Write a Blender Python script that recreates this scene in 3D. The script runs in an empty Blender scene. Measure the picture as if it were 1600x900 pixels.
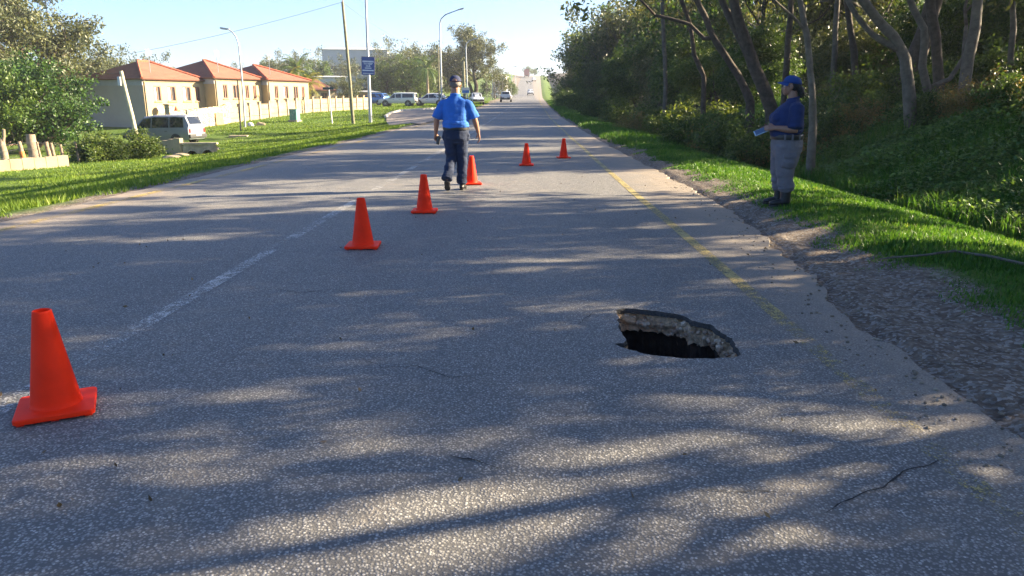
import bpy, bmesh, math, random
import numpy as np
from mathutils import Vector, Matrix, noise

random.seed(7)
RNG = np.random.default_rng(7)
SC = bpy.context.scene
COL = SC.collection
PI = math.pi
rad = math.radians

# ------------------------------------------------------------------ camera
CAM_H = 1.42
PITCH = 14.24
YAW = 1.2
FPX = 1155.6                      # focal length in photo pixels (26 mm on 36 mm)
cd = bpy.data.cameras.new('camera')
cam = bpy.data.objects.new('camera', cd)
COL.objects.link(cam)
cd.sensor_width = 36.0
cd.lens = 26.0
cd.clip_start = 0.05
cd.clip_end = 6000
cam.location = (0, 0, CAM_H)
cam.rotation_euler = (rad(90 - PITCH), 0, rad(YAW))
SC.camera = cam

# ------------------------------------------------------------------ sky and sun
SUN_EL = 23.0
SUN_AZ = 14.0                     # degrees from +X towards +Y (ahead, to the right)
sdir = Vector((math.cos(rad(SUN_AZ)) * math.cos(rad(SUN_EL)), math.sin(rad(SUN_AZ)) * math.cos(rad(SUN_EL)), math.sin(rad(SUN_EL))))
world = bpy.data.worlds.new('World')
SC.world = world
world.use_nodes = True
wn = world.node_tree
wn.nodes.clear()
wo = wn.nodes.new('ShaderNodeOutputWorld')
wb = wn.nodes.new('ShaderNodeBackground')
sk = wn.nodes.new('ShaderNodeTexSky')
sk.sky_type = 'NISHITA'
sk.sun_disc = False
sk.sun_elevation = rad(SUN_EL)
sk.sun_rotation = math.atan2(sdir.x, sdir.y)
sk.air_density = 0.7
sk.dust_density = 1.4
sk.ozone_density = 5.0
wb.inputs['Strength'].default_value = 0.055
wn.links.new(sk.outputs[0], wb.inputs[0])
wn.links.new(wb.outputs[0], wo.inputs[0])
sl = bpy.data.lights.new('sun', 'SUN')
sl.energy = 4.4
sl.angle = rad(0.5)
sl.color = (1.0, 0.83, 0.57)
sun = bpy.data.objects.new('sun', sl)
COL.objects.link(sun)
sun.rotation_euler = (-sdir).to_track_quat('-Z', 'Y').to_euler()
sun.location = (30, 10, 30)

# ------------------------------------------------------------------ render look
SC.view_settings.view_transform = 'Standard'
SC.view_settings.look = 'None'
SC.view_settings.gamma = 1.0
SC.view_settings.exposure = 2.68
SC.view_settings.use_curve_mapping = False
SC.render.engine = 'CYCLES'
SC.cycles.use_denoising = True
SC.cycles.max_bounces = 6
SC.cycles.diffuse_bounces = 3
SC.cycles.glossy_bounces = 2
SC.cycles.transmission_bounces = 4
SC.cycles.transparent_max_bounces = 8
SC.cycles.volume_bounces = 0
SC.cycles.sample_clamp_indirect = 6.0

# ------------------------------------------------------------------ the lie of the land
_ys = np.arange(-200.0, 3000.0, 1.0)
_rz = np.interp(_ys, [-200, 26, 60, 100, 133, 200, 240, 300, 385, 440, 600, 1500, 3000],
                [0, 0, 0.12, 0.6, 1.2, 2.0, 3.4, 7.2, 13.2, 15.0, 14.0, 8, 0])
for _k in range(2):
    _rz = np.convolve(np.pad(_rz, 6, mode='edge'), np.ones(13) / 13, mode='valid')
_rz[_ys < 12] = 0


def road_z(y):
    return np.interp(y, _ys, _rz)


def road_c(y):
    return np.interp(y, [-200, 60, 130, 385, 3000], [0, 0, 0.4, 3.4, 4.0])


_ru = [-400, -80, -45, -36, -30, -19, -15, -12, -9, -7.0, -6.6, -6.2, 2.3, 2.85, 3.15, 3.6, 4.6, 5.4, 6.1, 6.6, 7.4, 8.6, 10, 12, 20, 40, 120, 400]
_rzl = [-2.5, -2.5, -2.3, -2.0, -1.72, -1.48, -1.22, -0.78, -0.36, -0.05, -0.015, 0, 0, 0.0, 0.05, 0.09, 0.02, -0.14, -0.32, -0.26, 0.05, 0.62, 1.08, 1.30, 1.6, 2.2, 4, 8]
PIT = (-18.6, 41.2, 0.30, 1.6)     # ditch in front of the culvert: x, y, depth, radius


def H(x, y):
    x = np.asarray(x, dtype=float)
    y = np.asarray(y, dtype=float)
    u = x - road_c(y)
    base = np.interp(u, _ru, _rzl)
    k = np.interp(y, [0, 50, 58, 67, 78, 100, 120, 160, 260, 3000], [1, 1, 0.8, 0.45, 0.08, 0.0, -0.1, -0.5, -0.9, -0.5])
    base = np.where(u < -6.2, base * k, base)
    z = road_z(y) + base
    pd = ((x - PIT[0]) ** 2 + (y - PIT[1]) ** 2) / PIT[3] ** 2
    return z - PIT[2] * np.exp(-pd)


def Hs(x, y):
    return float(H(x, y))


R_CAM = cam.rotation_euler.to_matrix()


def ray(px, py):
    return (R_CAM @ Vector(((px - 800) / FPX, -(py - 450) / FPX, -1.0)))


def G(px, py, zoff=0.0):
    """where the sight line of a photo pixel meets the ground"""
    d = ray(px, py)
    t = 0.5
    prev = 0.5
    while t < 900:
        p = Vector((0, 0, CAM_H)) + d * t
        if p.z < Hs(p.x, p.y) + zoff:
            break
        prev = t
        t *= 1.01
    a, b = prev, t
    for _ in range(30):
        m = (a + b) / 2
        p = Vector((0, 0, CAM_H)) + d * m
        if p.z < Hs(p.x, p.y) + zoff:
            b = m
        else:
            a = m
    return Vector((0, 0, CAM_H)) + d * b


def atY(px, py, Y):
    """point on the sight line at distance Y along the road"""
    d = ray(px, py)
    return Vector((0, 0, CAM_H)) + d * (Y / d.y)


def onground(px, Y):
    """ground point seen in photo column px at distance Y"""
    p = atY(px, 300, Y)
    return Vector((p.x, Y, Hs(p.x, Y)))


# ------------------------------------------------------------------ objects, names, labels
def link(o, parent=None):
    COL.objects.link(o)
    if parent is not None:
        o.parent = parent
    return o


def tag(o, label, cat, group=None):
    o['label'] = label
    o['category'] = cat
    if group:
        o['group'] = group
    return o


def thing(name, label, cat, loc=(0, 0, 0), rz=0.0, group=None):
    o = link(bpy.data.objects.new(name, None))
    o.empty_display_size = 0.2
    o.location = loc
    o.rotation_euler = (0, 0, rz)
    return tag(o, label, cat, group)


def struct(o, kind='structure', label=None):
    o['kind'] = kind
    if label:
        o['label'] = label
    return o


def copy_tree(o, parent=None):
    c = o.copy()
    COL.objects.link(c)
    c.parent = parent
    for ch in list(o.children):
        copy_tree(ch, c)
    return c


def finish(me, m, smooth=False, angle=None):
    if m is not None:
        me.materials.append(m)
    if smooth:
        me.shade_smooth()
        if angle:
            me.set_sharp_from_angle(angle=rad(angle))


def obj(name, bm, m, parent=None, smooth=False, angle=35):
    bmesh.ops.recalc_face_normals(bm, faces=bm.faces[:])
    me = bpy.data.meshes.new(name)
    bm.to_mesh(me)
    bm.free()
    finish(me, m, smooth, angle)
    return link(bpy.data.objects.new(name, me), parent)


def npmesh(name, verts, faces_idx, nper, m, parent=None, smooth=False):
    """fast mesh from numpy: verts (N,3), faces (M,nper)"""
    me = bpy.data.meshes.new(name)
    nv, nf = len(verts), len(faces_idx)
    me.vertices.add(nv)
    me.vertices.foreach_set('co', np.ascontiguousarray(verts, dtype=np.float32).ravel())
    me.loops.add(nf * nper)
    me.loops.foreach_set('vertex_index', np.ascontiguousarray(faces_idx, dtype=np.int32).ravel())
    me.polygons.add(nf)
    me.polygons.foreach_set('loop_start', np.arange(0, nf * nper, nper, dtype=np.int32))
    me.polygons.foreach_set('loop_total', np.full(nf, nper, dtype=np.int32))
    me.update(calc_edges=True)
    me.validate()
    if m is not None:
        me.materials.append(m)
    if smooth:
        me.shade_smooth()
    return link(bpy.data.objects.new(name, me), parent)


def new():
    return bmesh.new()


def bx(bm, c, s, rz=0.0, M=None, bevel=0.0):
    """box of full size s at centre c"""
    mat = Matrix.Translation(Vector(c)) @ Matrix.Rotation(rz, 4, 'Z') @ Matrix.Diagonal((s[0], s[1], s[2], 1))
    if M is not None:
        mat = M @ mat
    r = bmesh.ops.create_cube(bm, size=1.0, matrix=mat)
    if bevel > 0:
        es = list({e for v in r['verts'] for e in v.link_edges})
        bmesh.ops.bevel(bm, geom=es, offset=bevel, segments=2, affect='EDGES', profile=0.7)
    return bm


def tube(bm, pts, radii, n=8, cap=True):
    """tapered tube along a polyline"""
    pts = [Vector(p) for p in pts]
    if not isinstance(radii, (list, tuple)):
        radii = [radii] * len(pts)
    rings = []
    a = None
    for i, p in enumerate(pts):
        if i == 0:
            t = pts[1] - pts[0]
        elif i == len(pts) - 1:
            t = pts[-1] - pts[-2]
        else:
            t = (pts[i + 1] - pts[i]).normalized() + (pts[i] - pts[i - 1]).normalized()
        if t.length < 1e-9:
            t = Vector((0, 0, 1))
        t.normalize()
        if a is None:
            a = t.orthogonal().normalized()
        else:
            a = (a - t * a.dot(t))
            if a.length < 1e-6:
                a = t.orthogonal()
            a.normalize()
        b = t.cross(a)
        rings.append([bm.verts.new(p + (a * math.cos(2 * PI * k / n) + b * math.sin(2 * PI * k / n)) * radii[i]) for k in range(n)])
    for r0, r1 in zip(rings, rings[1:]):
        for k in range(n):
            bm.faces.new((r0[k], r0[(k + 1) % n], r1[(k + 1) % n], r1[k]))
    if cap:
        bm.faces.new(rings[0][::-1])
        bm.faces.new(rings[-1])
    return rings


def lathe(bm, prof, n=24, M=None, cap=True):
    """profile of (radius, z) turned about z"""
    M = M or Matrix.Identity(4)
    rings = [[bm.verts.new(M @ Vector((r * math.cos(2 * PI * k / n), r * math.sin(2 * PI * k / n), z))) for k in range(n)] for r, z in prof]
    for r0, r1 in zip(rings, rings[1:]):
        for k in range(n):
            bm.faces.new((r0[k], r0[(k + 1) % n], r1[(k + 1) % n], r1[k]))
    if cap:
        bm.faces.new(rings[0][::-1])
        bm.faces.new(rings[-1])


def prism(bm, poly, thick, M=None):
    """polygon in the local xz plane given thickness along y"""
    M = M or Matrix.Identity(4)
    a = [bm.verts.new(M @ Vector((x, -thick / 2, z))) for x, z in poly]
    b = [bm.verts.new(M @ Vector((x, thick / 2, z))) for x, z in poly]
    bm.faces.new(a)
    bm.faces.new(b[::-1])
    for i in range(len(a)):
        j = (i + 1) % len(a)
        bm.faces.new((a[i], b[i], b[j], a[j]))


# ------------------------------------------------------------------ materials
def nodes(name):
    m = bpy.data.materials.new(name)
    m.use_nodes = True
    nt = m.node_tree
    nt.nodes.clear()
    out = nt.nodes.new('ShaderNodeOutputMaterial')
    return m, nt, out


def N(nt, kind, **kw):
    n = nt.nodes.new(kind)
    for k, v in kw.items():
        if k in n.inputs:
            n.inputs[k].default_value = v
        else:
            setattr(n, k, v)
    return n


def ramp(nt, fac, stops, interp='LINEAR'):
    r = nt.nodes.new('ShaderNodeValToRGB')
    r.color_ramp.interpolation = interp
    el = r.color_ramp.elements
    while len(el) > 1:
        el.remove(el[-1])
    el[0].position, el[0].color = stops[0][0], c4(stops[0][1])
    for p, c in stops[1:]:
        e = el.new(p)
        e.color = c4(c)
    nt.links.new(fac, r.inputs[0])
    return r.outputs[0]


def c4(c):
    if isinstance(c, (int, float)):
        return (c, c, c, 1)
    return (c[0], c[1], c[2], 1)


def mix(nt, fac, a, b, mode='MIX'):
    n = nt.nodes.new('ShaderNodeMix')
    n.data_type = 'RGBA'
    n.blend_type = mode
    for i, v in ((0, fac), (6, a), (7, b)):
        s = n.inputs[i]
        if isinstance(v, (int, float)):
            s.default_value = v if i == 0 else c4(v)
        elif isinstance(v, (tuple, list)):
            s.default_value = c4(v)
        else:
            nt.links.new(v, s)
    return n.outputs[2]


def math_n(nt, op, a, b=None, c=None, clamp=False):
    n = nt.nodes.new('ShaderNodeMath')
    n.operation = op
    n.use_clamp = clamp
    for i, v in enumerate((a, b, c)):
        if v is None:
            continue
        if isinstance(v, (int, float)):
            n.inputs[i].default_value = v
        else:
            nt.links.new(v, n.inputs[i])
    return n.outputs[0]


def coords(nt, scale=(1, 1, 1), kind='Object'):
    tc = nt.nodes.new('ShaderNodeTexCoord')
    mp = nt.nodes.new('ShaderNodeMapping')
    mp.inputs['Scale'].default_value = scale
    nt.links.new(tc.outputs[kind], mp.inputs[0])
    return mp.outputs[0]


def noise_n(nt, vec, scale, detail=4, rough=0.55, dist=0.0):
    n = N(nt, 'ShaderNodeTexNoise', Scale=scale, Detail=detail, Roughness=rough, Distortion=dist)
    nt.links.new(vec, n.inputs['Vector'])
    return n.outputs[0]


MATS = {}


def mat(name, col, rough=0.7, var=0.12, scale=6.0, bump=0.0, bscale=60.0, metal=0.0, spec=0.5, coat=0.0):
    """plain painted, woven or mineral surface with uneven colour and fine relief"""
    if name in MATS:
        return MATS[name]
    m, nt, out = nodes(name)
    v = coords(nt)
    f = noise_n(nt, v, scale, 5, 0.6)
    lo = tuple(max(0, c * (1 - var)) for c in col)
    hi = tuple(min(1, c * (1 + var)) for c in col)
    c = ramp(nt, f, [(0.3, lo), (0.7, hi)])
    b = N(nt, 'ShaderNodeBsdfPrincipled')
    b.inputs['Roughness'].default_value = rough
    b.inputs['Metallic'].default_value = metal
    b.inputs['Specular IOR Level'].default_value = spec
    b.inputs['Coat Weight'].default_value = coat
    nt.links.new(c, b.inputs['Base Color'])
    if bump > 0:
        bn = N(nt, 'ShaderNodeBump', Strength=bump, Distance=0.02)
        nt.links.new(noise_n(nt, v, bscale, 4, 0.6), bn.inputs['Height'])
        nt.links.new(bn.outputs[0], b.inputs['Normal'])
    nt.links.new(b.outputs[0], out.inputs[0])
    MATS[name] = m
    return m


def leafmat(name, ca, cb, trans=0.35, rough=0.45, objvar=0.25, spec=0.35):
    m, nt, out = nodes(name)
    geo = nt.nodes.new('ShaderNodeNewGeometry')
    oi = nt.nodes.new('ShaderNodeObjectInfo')
    c = ramp(nt, geo.outputs['Random Per Island'], [(0.0, ca), (0.55, tuple((p + q) / 2 for p, q in zip(ca, cb))), (1.0, cb)])
    k = math_n(nt, 'MULTIPLY_ADD', oi.outputs['Random'], objvar, 1 - objvar / 2)
    hs = N(nt, 'ShaderNodeHueSaturation')
    nt.links.new(c, hs.inputs['Color'])
    nt.links.new(k, hs.inputs['Value'])
    hh = math_n(nt, 'MULTIPLY_ADD', oi.outputs['Random'], -0.035, 0.5175)
    nt.links.new(hh, hs.inputs['Hue'])
    b = N(nt, 'ShaderNodeBsdfPrincipled')
    b.inputs['Roughness'].default_value = rough
    b.inputs['Specular IOR Level'].default_value = spec
    nt.links.new(hs.outputs[0], b.inputs['Base Color'])
    t = nt.nodes.new('ShaderNodeBsdfTranslucent')
    tcol = mix(nt, 1.0, hs.outputs[0], (1.25, 1.2, 0.55), 'MULTIPLY')
    nt.links.new(tcol, t.inputs[0])
    ms = nt.nodes.new('ShaderNodeMixShader')
    ms.inputs[0].default_value = trans
    nt.links.new(b.outputs[0], ms.inputs[1])
    nt.links.new(t.outputs[0], ms.inputs[2])
    nt.links.new(ms.outputs[0], out.inputs[0])
    MATS[name] = m
    return m


def glass(name, col=(0.03, 0.04, 0.05)):
    if name in MATS:
        return MATS[name]
    m, nt, out = nodes(name)
    b = N(nt, 'ShaderNodeBsdfPrincipled')
    b.inputs['Base Color'].default_value = c4(col)
    b.inputs['Roughness'].default_value = 0.055
    b.inputs['Specular IOR Level'].default_value = 0.8
    nt.links.new(b.outputs[0], out.inputs[0])
    MATS[name] = m
    return m


def paint(name, col, wear=0.5, scale=14, rough=0.6, fade=0.0):
    """worn road paint: chipped through to the stones beneath"""
    m, nt, out = nodes(name)
    v = coords(nt)
    b = N(nt, 'ShaderNodeBsdfPrincipled')
    b.inputs['Roughness'].default_value = rough
    vo = N(nt, 'ShaderNodeTexVoronoi', Scale=75.0)
    nt.links.new(v, vo.inputs['Vector'])
    n1 = noise_n(nt, v, scale, 6, 0.7)
    n2 = noise_n(nt, v, 1.1, 3, 0.6)
    a = math_n(nt, 'ADD', math_n(nt, 'MULTIPLY', n1, 0.9), math_n(nt, 'MULTIPLY', n2, 0.9))
    a = math_n(nt, 'SUBTRACT', a, math_n(nt, 'MULTIPLY', vo.outputs['Distance'], 0.5))
    if fade:                                     # traffic has worn the near end away
        sp = nt.nodes.new('ShaderNodeSeparateXYZ')
        nt.links.new(v, sp.inputs[0])
        a = math_n(nt, 'SUBTRACT', a, math_n(nt, 'MULTIPLY', math_n(nt, 'MULTIPLY_ADD', sp.outputs[1], -0.45, 2.75, clamp=True), fade))
    a = math_n(nt, 'MULTIPLY_ADD', a, 5.0, -5.0 * (0.35 + wear), clamp=True)
    nt.links.new(mix(nt, n1, tuple(c * 0.7 for c in col), col), b.inputs['Base Color'])
    tr = nt.nodes.new('ShaderNodeBsdfTransparent')
    ms = nt.nodes.new('ShaderNodeMixShader')
    nt.links.new(a, ms.inputs[0])
    nt.links.new(tr.outputs[0], ms.inputs[1])
    nt.links.new(b.outputs[0], ms.inputs[2])
    nt.links.new(ms.outputs[0], out.inputs[0])
    return m

# ================================================================== SETTING
def m_asphalt():
    m, nt, out = nodes('worn_chip_seal_asphalt')
    v = coords(nt)
    vo = N(nt, 'ShaderNodeTexVoronoi', Scale=88.0)
    nt.links.new(v, vo.inputs['Vector'])
    vo2 = N(nt, 'ShaderNodeTexVoronoi', Scale=190.0)
    nt.links.new(v, vo2.inputs['Vector'])
    sep = nt.nodes.new('ShaderNodeSeparateColor')
    nt.links.new(vo.outputs['Color'], sep.inputs[0])
    stone = ramp(nt, sep.outputs[0], [(0.0, (0.15, 0.145, 0.138)), (0.5, (0.215, 0.208, 0.198)), (0.85, (0.285, 0.275, 0.26)), (1.0, (0.42, 0.405, 0.38))])
    gap = math_n(nt, 'SUBTRACT', 1.0, math_n(nt, 'MULTIPLY', vo.outputs['Distance'], 1.5), clamp=True)
    gapf = ramp(nt, gap, [(0.18, 0.0), (0.5, 1.0)])
    c = mix(nt, gapf, (0.095, 0.092, 0.089), stone)
    # wheel tracks, patches and dust, all with shapes of their own
    vl = coords(nt, (1.0, 0.22, 1.0))
    big = noise_n(nt, vl, 0.9, 5, 0.6, 0.4)
    c = mix(nt, math_n(nt, 'MULTIPLY_ADD', big, 1.5, -0.5, clamp=True), c, mix(nt, 1.0, c, (1.35, 1.33, 1.3), 'MULTIPLY'))
    dn = noise_n(nt, v, 1.3, 8, 0.7, 0.6)
    dust = math_n(nt, 'MULTIPLY_ADD', dn, 4.5, -2.45, clamp=True)
    sx = nt.nodes.new('ShaderNodeSeparateXYZ')
    nt.links.new(v, sx.inputs[0])
    # dust gathers along the verges
    er = math_n(nt, 'MULTIPLY_ADD', sx.outputs[0], 1.15, -1.75, clamp=True)
    el = math_n(nt, 'MULTIPLY_ADD', sx.outputs[0], -1.2, -6.2, clamp=True)
    edge = math_n(nt, 'MULTIPLY', math_n(nt, 'ADD', er, el, clamp=True), math_n(nt, 'MULTIPLY_ADD', dn, 2.4, -0.45, clamp=True))
    c = mix(nt, math_n(nt, 'MULTIPLY', dust, 0.5), c, (0.30, 0.25, 0.19))
    c = mix(nt, math_n(nt, 'MULTIPLY', edge, 0.9), c, (0.30, 0.24, 0.18))
    # tarry stains
    st = noise_n(nt, vl, 2.3, 6, 0.72, 1.0)
    c = mix(nt, math_n(nt, 'MULTIPLY', math_n(nt, 'MULTIPLY_ADD', st, 7.0, -4.4, clamp=True), 0.55), c, (0.035, 0.035, 0.038))
    b = N(nt, 'ShaderNodeBsdfPrincipled')
    nt.links.new(c, b.inputs['Base Color'])
    b.inputs['Roughness'].default_value = 0.7
    b.inputs['Specular IOR Level'].default_value = 0.5
    h = math_n(nt, 'ADD', gap, math_n(nt, 'MULTIPLY', math_n(nt, 'SUBTRACT', 1.0, vo2.outputs['Distance']), 0.35))
    h = math_n(nt, 'ADD', h, math_n(nt, 'MULTIPLY', sep.outputs[1], 0.4))
    bn = N(nt, 'ShaderNodeBump', Strength=0.5, Distance=0.005)
    nt.links.new(h, bn.inputs['Height'])
    bn2 = N(nt, 'ShaderNodeBump', Strength=0.35, Distance=0.06)
    nt.links.new(noise_n(nt, v, 2.4, 4, 0.6), bn2.inputs['Height'])
    nt.links.new(bn.outputs[0], bn2.inputs['Normal'])
    nt.links.new(bn2.outputs[0], b.inputs['Normal'])
    nt.links.new(b.outputs[0], out.inputs[0])
    return m


def m_ground():
    m, nt, out = nodes('grass_and_bare_earth')
    v = coords(nt)
    sx = nt.nodes.new('ShaderNodeSeparateXYZ')
    nt.links.new(v, sx.inputs[0])
    n1 = noise_n(nt, v, 1.1, 6, 0.65)
    n2 = noise_n(nt, v, 9.0, 6, 0.7)
    n3 = noise_n(nt, v, 0.12, 4, 0.6)
    grass = ramp(nt, n2, [(0.3, (0.035, 0.07, 0.012)), (0.55, (0.075, 0.135, 0.02)), (0.75, (0.15, 0.19, 0.045))])
    grass = mix(nt, math_n(nt, 'MULTIPLY_ADD', n3, 2.2, -0.75, clamp=True), grass, mix(nt, n2, (0.10, 0.16, 0.025), (0.17, 0.21, 0.04)))
    vo = N(nt, 'ShaderNodeTexVoronoi', Scale=48.0)
    nt.links.new(v, vo.inputs['Vector'])
    dirt = ramp(nt, n2, [(0.28, (0.065, 0.049, 0.038)), (0.52, (0.145, 0.112, 0.086)), (0.75, (0.29, 0.24, 0.19))])
    sepv = nt.nodes.new('ShaderNodeSeparateColor')
    nt.links.new(vo.outputs['Color'], sepv.inputs[0])
    peb = math_n(nt, 'GREATER_THAN', sepv.outputs[0], 0.6)
    dirt = mix(nt, math_n(nt, 'MULTIPLY', peb, 0.55), dirt, mix(nt, sepv.outputs[1], (0.14, 0.13, 0.12), (0.42, 0.39, 0.35)))
    litter = ramp(nt, n2, [(0.3, (0.02, 0.017, 0.011)), (0.55, (0.05, 0.042, 0.024)), (0.75, (0.10, 0.075, 0.04))])
    # verge edges wander with the noise
    wob = math_n(nt, 'MULTIPLY_ADD', n1, 1.1, -0.55)
    xr = math_n(nt, 'ADD', sx.outputs[0], wob)
    onr = math_n(nt, 'MULTIPLY', math_n(nt, 'GREATER_THAN', sx.outputs[0], -3), math_n(nt, 'MULTIPLY_ADD', xr, -4.0, 13.9, clamp=True))
    onl = math_n(nt, 'MULTIPLY', math_n(nt, 'LESS_THAN', sx.outputs[0], -3), math_n(nt, 'MULTIPLY_ADD', xr, 2.5, 17.6, clamp=True))
    c = mix(nt, math_n(nt, 'ADD', onr, onl, clamp=True), grass, dirt)
    wood = math_n(nt, 'MULTIPLY_ADD', xr, 0.6, -5.0, clamp=True)
    c = mix(nt, wood, c, litter)
    b = N(nt, 'ShaderNodeBsdfPrincipled', Roughness=0.95)
    b.inputs['Specular IOR Level'].default_value = 0.15
    nt.links.new(c, b.inputs['Base Color'])
    bn = N(nt, 'ShaderNodeBump', Strength=0.8, Distance=0.03)
    nt.links.new(math_n(nt, 'ADD', n2, math_n(nt, 'MULTIPLY', math_n(nt, 'SUBTRACT', 1.0, vo.outputs['Distance']), 0.35)), bn.inputs['Height'])
    nt.links.new(bn.outputs[0], b.inputs['Normal'])
    nt.links.new(b.outputs[0], out.inputs[0])
    return m


def edge_r(y):
    return np.interp(y, [-20, 2, 4.6, 7, 10, 14, 25, 3000], [2.1, 2.1, 2.18, 2.48, 2.72, 2.72, 2.62, 2.6])


HOLE_PX = [(963, 484), (977, 481), (997, 483), (1024, 486), (1046, 489), (1071, 494), (1082, 501), (1109, 507), (1125, 518), (1145, 529),
           (1150, 541), (1158, 554), (1145, 558), (1116, 560), (1078, 560), (1037, 557), (1006, 552), (981, 546), (968, 542), (960, 537),
           (974, 536), (978, 530), (970, 518), (965, 505), (965, 492)]


def flatpt(px, py):
    d = ray(px, py)
    t = -CAM_H / d.z
    return Vector((d.x * t, d.y * t, 0.0))


hole_raw = [flatpt(*p) for p in HOLE_PX]
hole = []
for i, p in enumerate(hole_raw):                       # ragged broken edge
    q = hole_raw[(i + 1) % len(hole_raw)]
    k = max(2, int((q - p).length / 0.022))
    for j in range(k):
        w = p.lerp(q, j / k)
        n_ = (q - p).normalized().cross(Vector((0, 0, 1)))
        w += n_ * (noise.noise(w * 14) * 0.014 + noise.noise(w * 45) * 0.008)
        hole.append(w)
hole_c = sum(hole, Vector()) / len(hole)


def build_terrain():
    xs = np.unique(np.concatenate([np.arange(-900, -60, 40), np.arange(-60, -24, 2.0), np.arange(-24, -10, 0.6), np.arange(-10, 1.6, 0.4),
                                   np.arange(1.6, 4.2, 0.06), np.arange(4.2, 12, 0.2), np.arange(12, 40, 1.2), np.arange(40, 100, 6), np.arange(100, 901, 40)]))
    ys = np.unique(np.concatenate([np.arange(-60, 0, 4), np.arange(0, 9, 0.09), np.arange(9, 16, 0.2), np.arange(16, 50, 0.6), np.arange(50, 130, 2), np.arange(130, 480, 5),
                                   np.arange(480, 2500, 60)]))
    X, Y = np.meshgrid(xs, ys)
    Z = H(X, Y)
    U = X - road_c(Y)
    er = edge_r(Y)
    dz = np.where((U > -6.0) & (U < er - 0.2), -0.09, np.where((U > -6.5) & (U < er + 0.12), -0.03, 0.0))
    # uneven earth beside the road, gentle lumps elsewhere
    flat = np.stack([X.ravel(), Y.ravel()], 1)
    nz = np.zeros(len(flat))
    near = (np.abs(flat[:, 0]) < 26) & (flat[:, 1] < 70)
    for i in np.nonzero(near)[0]:
        x, y = flat[i]
        a = 0.05 if (x < -7 or x > 3.2) else 0.016
        nz[i] = a * noise.noise(Vector((x * 0.7, y * 0.7, 0))) + (0.022 if 1.7 < x < 3.4 else 0.01) * noise.noise(Vector((x * 5, y * 3.2, 3))) + (0.009 * noise.noise(Vector((x * 15, y * 13, 7))) if 1.7 < x < 3.4 else 0)
    road = ((U > -6.6) & (U < er + 0.05)).ravel()
    nz[road] = -np.abs(nz[road])
    Z = Z + dz + nz.reshape(Z.shape)
    ny, nx = X.shape
    idx = np.arange(ny * nx).reshape(ny, nx)
    F = np.stack([idx[:-1, :-1], idx[:-1, 1:], idx[1:, 1:], idx[1:, :-1]], -1).reshape(-1, 4)
    cx = (X[:-1, :-1] + X[1:, 1:]).ravel() / 2
    cy = (Y[:-1, :-1] + Y[1:, 1:]).ravel() / 2
    keep = ((cx - hole_c.x) / 0.85) ** 2 + ((cy - hole_c.y) / 1.0) ** 2 > 1.0
    o = npmesh('ground', np.stack([X.ravel(), Y.ravel(), Z.ravel()], 1), F[keep], 4, m_ground(), smooth=True)
    struct(o)
    return o


ground = build_terrain()


def build_road():
    bm = new()
    ys = list(np.arange(-8, 3.4, 0.1)) + list(np.arange(3.4, 5.81, 0.1)) + list(np.arange(6.0, 20, 0.12)) + list(np.arange(20, 60, 1.0)) + list(np.arange(60, 480, 4.0))
    cols = []
    P0, P1 = 0.0, 1.75
    for y in ys:
        c = float(road_c(y))
        z = float(road_z(y))
        er = float(edge_r(y)) + 0.10 * noise.noise(Vector((3.1, y * 0.9, 0))) + 0.06 * noise.noise(Vector((1.1, y * 4, 0))) + 0.05 * noise.noise(Vector((7.1, y * 11, 0)))
        el = -6.35 + 0.18 * noise.noise(Vector((9.1, y * 0.35, 0))) + 0.06 * noise.noise(Vector((5.1, y * 2, 0)))
        xs = [el - 0.01, el, -4.2, -2.2, P0, P1, er, er + 0.01]
        cols.append([bm.verts.new((x + c, y, z + (-0.07 if k in (0, 7) else (-0.008 if k in (1, 6) else 0)))) for k, x in enumerate(xs)])
    for i in range(len(ys) - 1):
        for k in range(7):
            if k == 4 and 3.39 < ys[i] < 5.79:
                continue
            bm.faces.new((cols[i][k], cols[i][k + 1], cols[i + 1][k + 1], cols[i + 1][k]))
    # the patch of road round the broken hole
    i0 = min(range(len(ys)), key=lambda i: abs(ys[i] - 3.4))
    i1 = next(i for i in range(len(ys)) if ys[i] > 5.79)
    loop = [cols[i][4] for i in range(i0, i1 + 1)] + [cols[i][5] for i in range(i1, i0 - 1, -1)]
    edges = []
    for a, b in zip(loop, loop[1:] + loop[:1]):
        edges.append(bm.edges.get((a, b)) or bm.edges.new((a, b)))
    hv = [bm.verts.new(p) for p in hole]
    for a, b in zip(hv, hv[1:] + hv[:1]):
        edges.append(bm.edges.new((a, b)))
    bmesh.ops.triangle_fill(bm, edges=edges, use_beauty=True, normal=(0, 0, 1))
    # triangles that fell inside the hole go
    kill = []
    hp = [(p.x, p.y) for p in hole]

    def inside(x, y):
        r = False
        for (x1, y1), (x2, y2) in zip(hp, hp[1:] + hp[:1]):
            if (y1 > y) != (y2 > y) and x < (x2 - x1) * (y - y1) / (y2 - y1) + x1:
                r = not r
        return r
    for f in bm.faces:
        if len(f.verts) == 3:
            c = f.calc_center_median()
            if inside(c.x, c.y):
                kill.append(f)
    bmesh.ops.delete(bm, geom=kill, context='FACES_ONLY')
    for f in bm.faces:
        if f.normal.z < 0:
            f.normal_flip()
    me = bpy.data.meshes.new('road')
    bm.to_mesh(me)
    bm.free()
    finish(me, M_ASPH, False)
    o = link(bpy.data.objects.new('road', me))
    struct(o)
    return o


M_ASPH = m_asphalt()
road = build_road()


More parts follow.
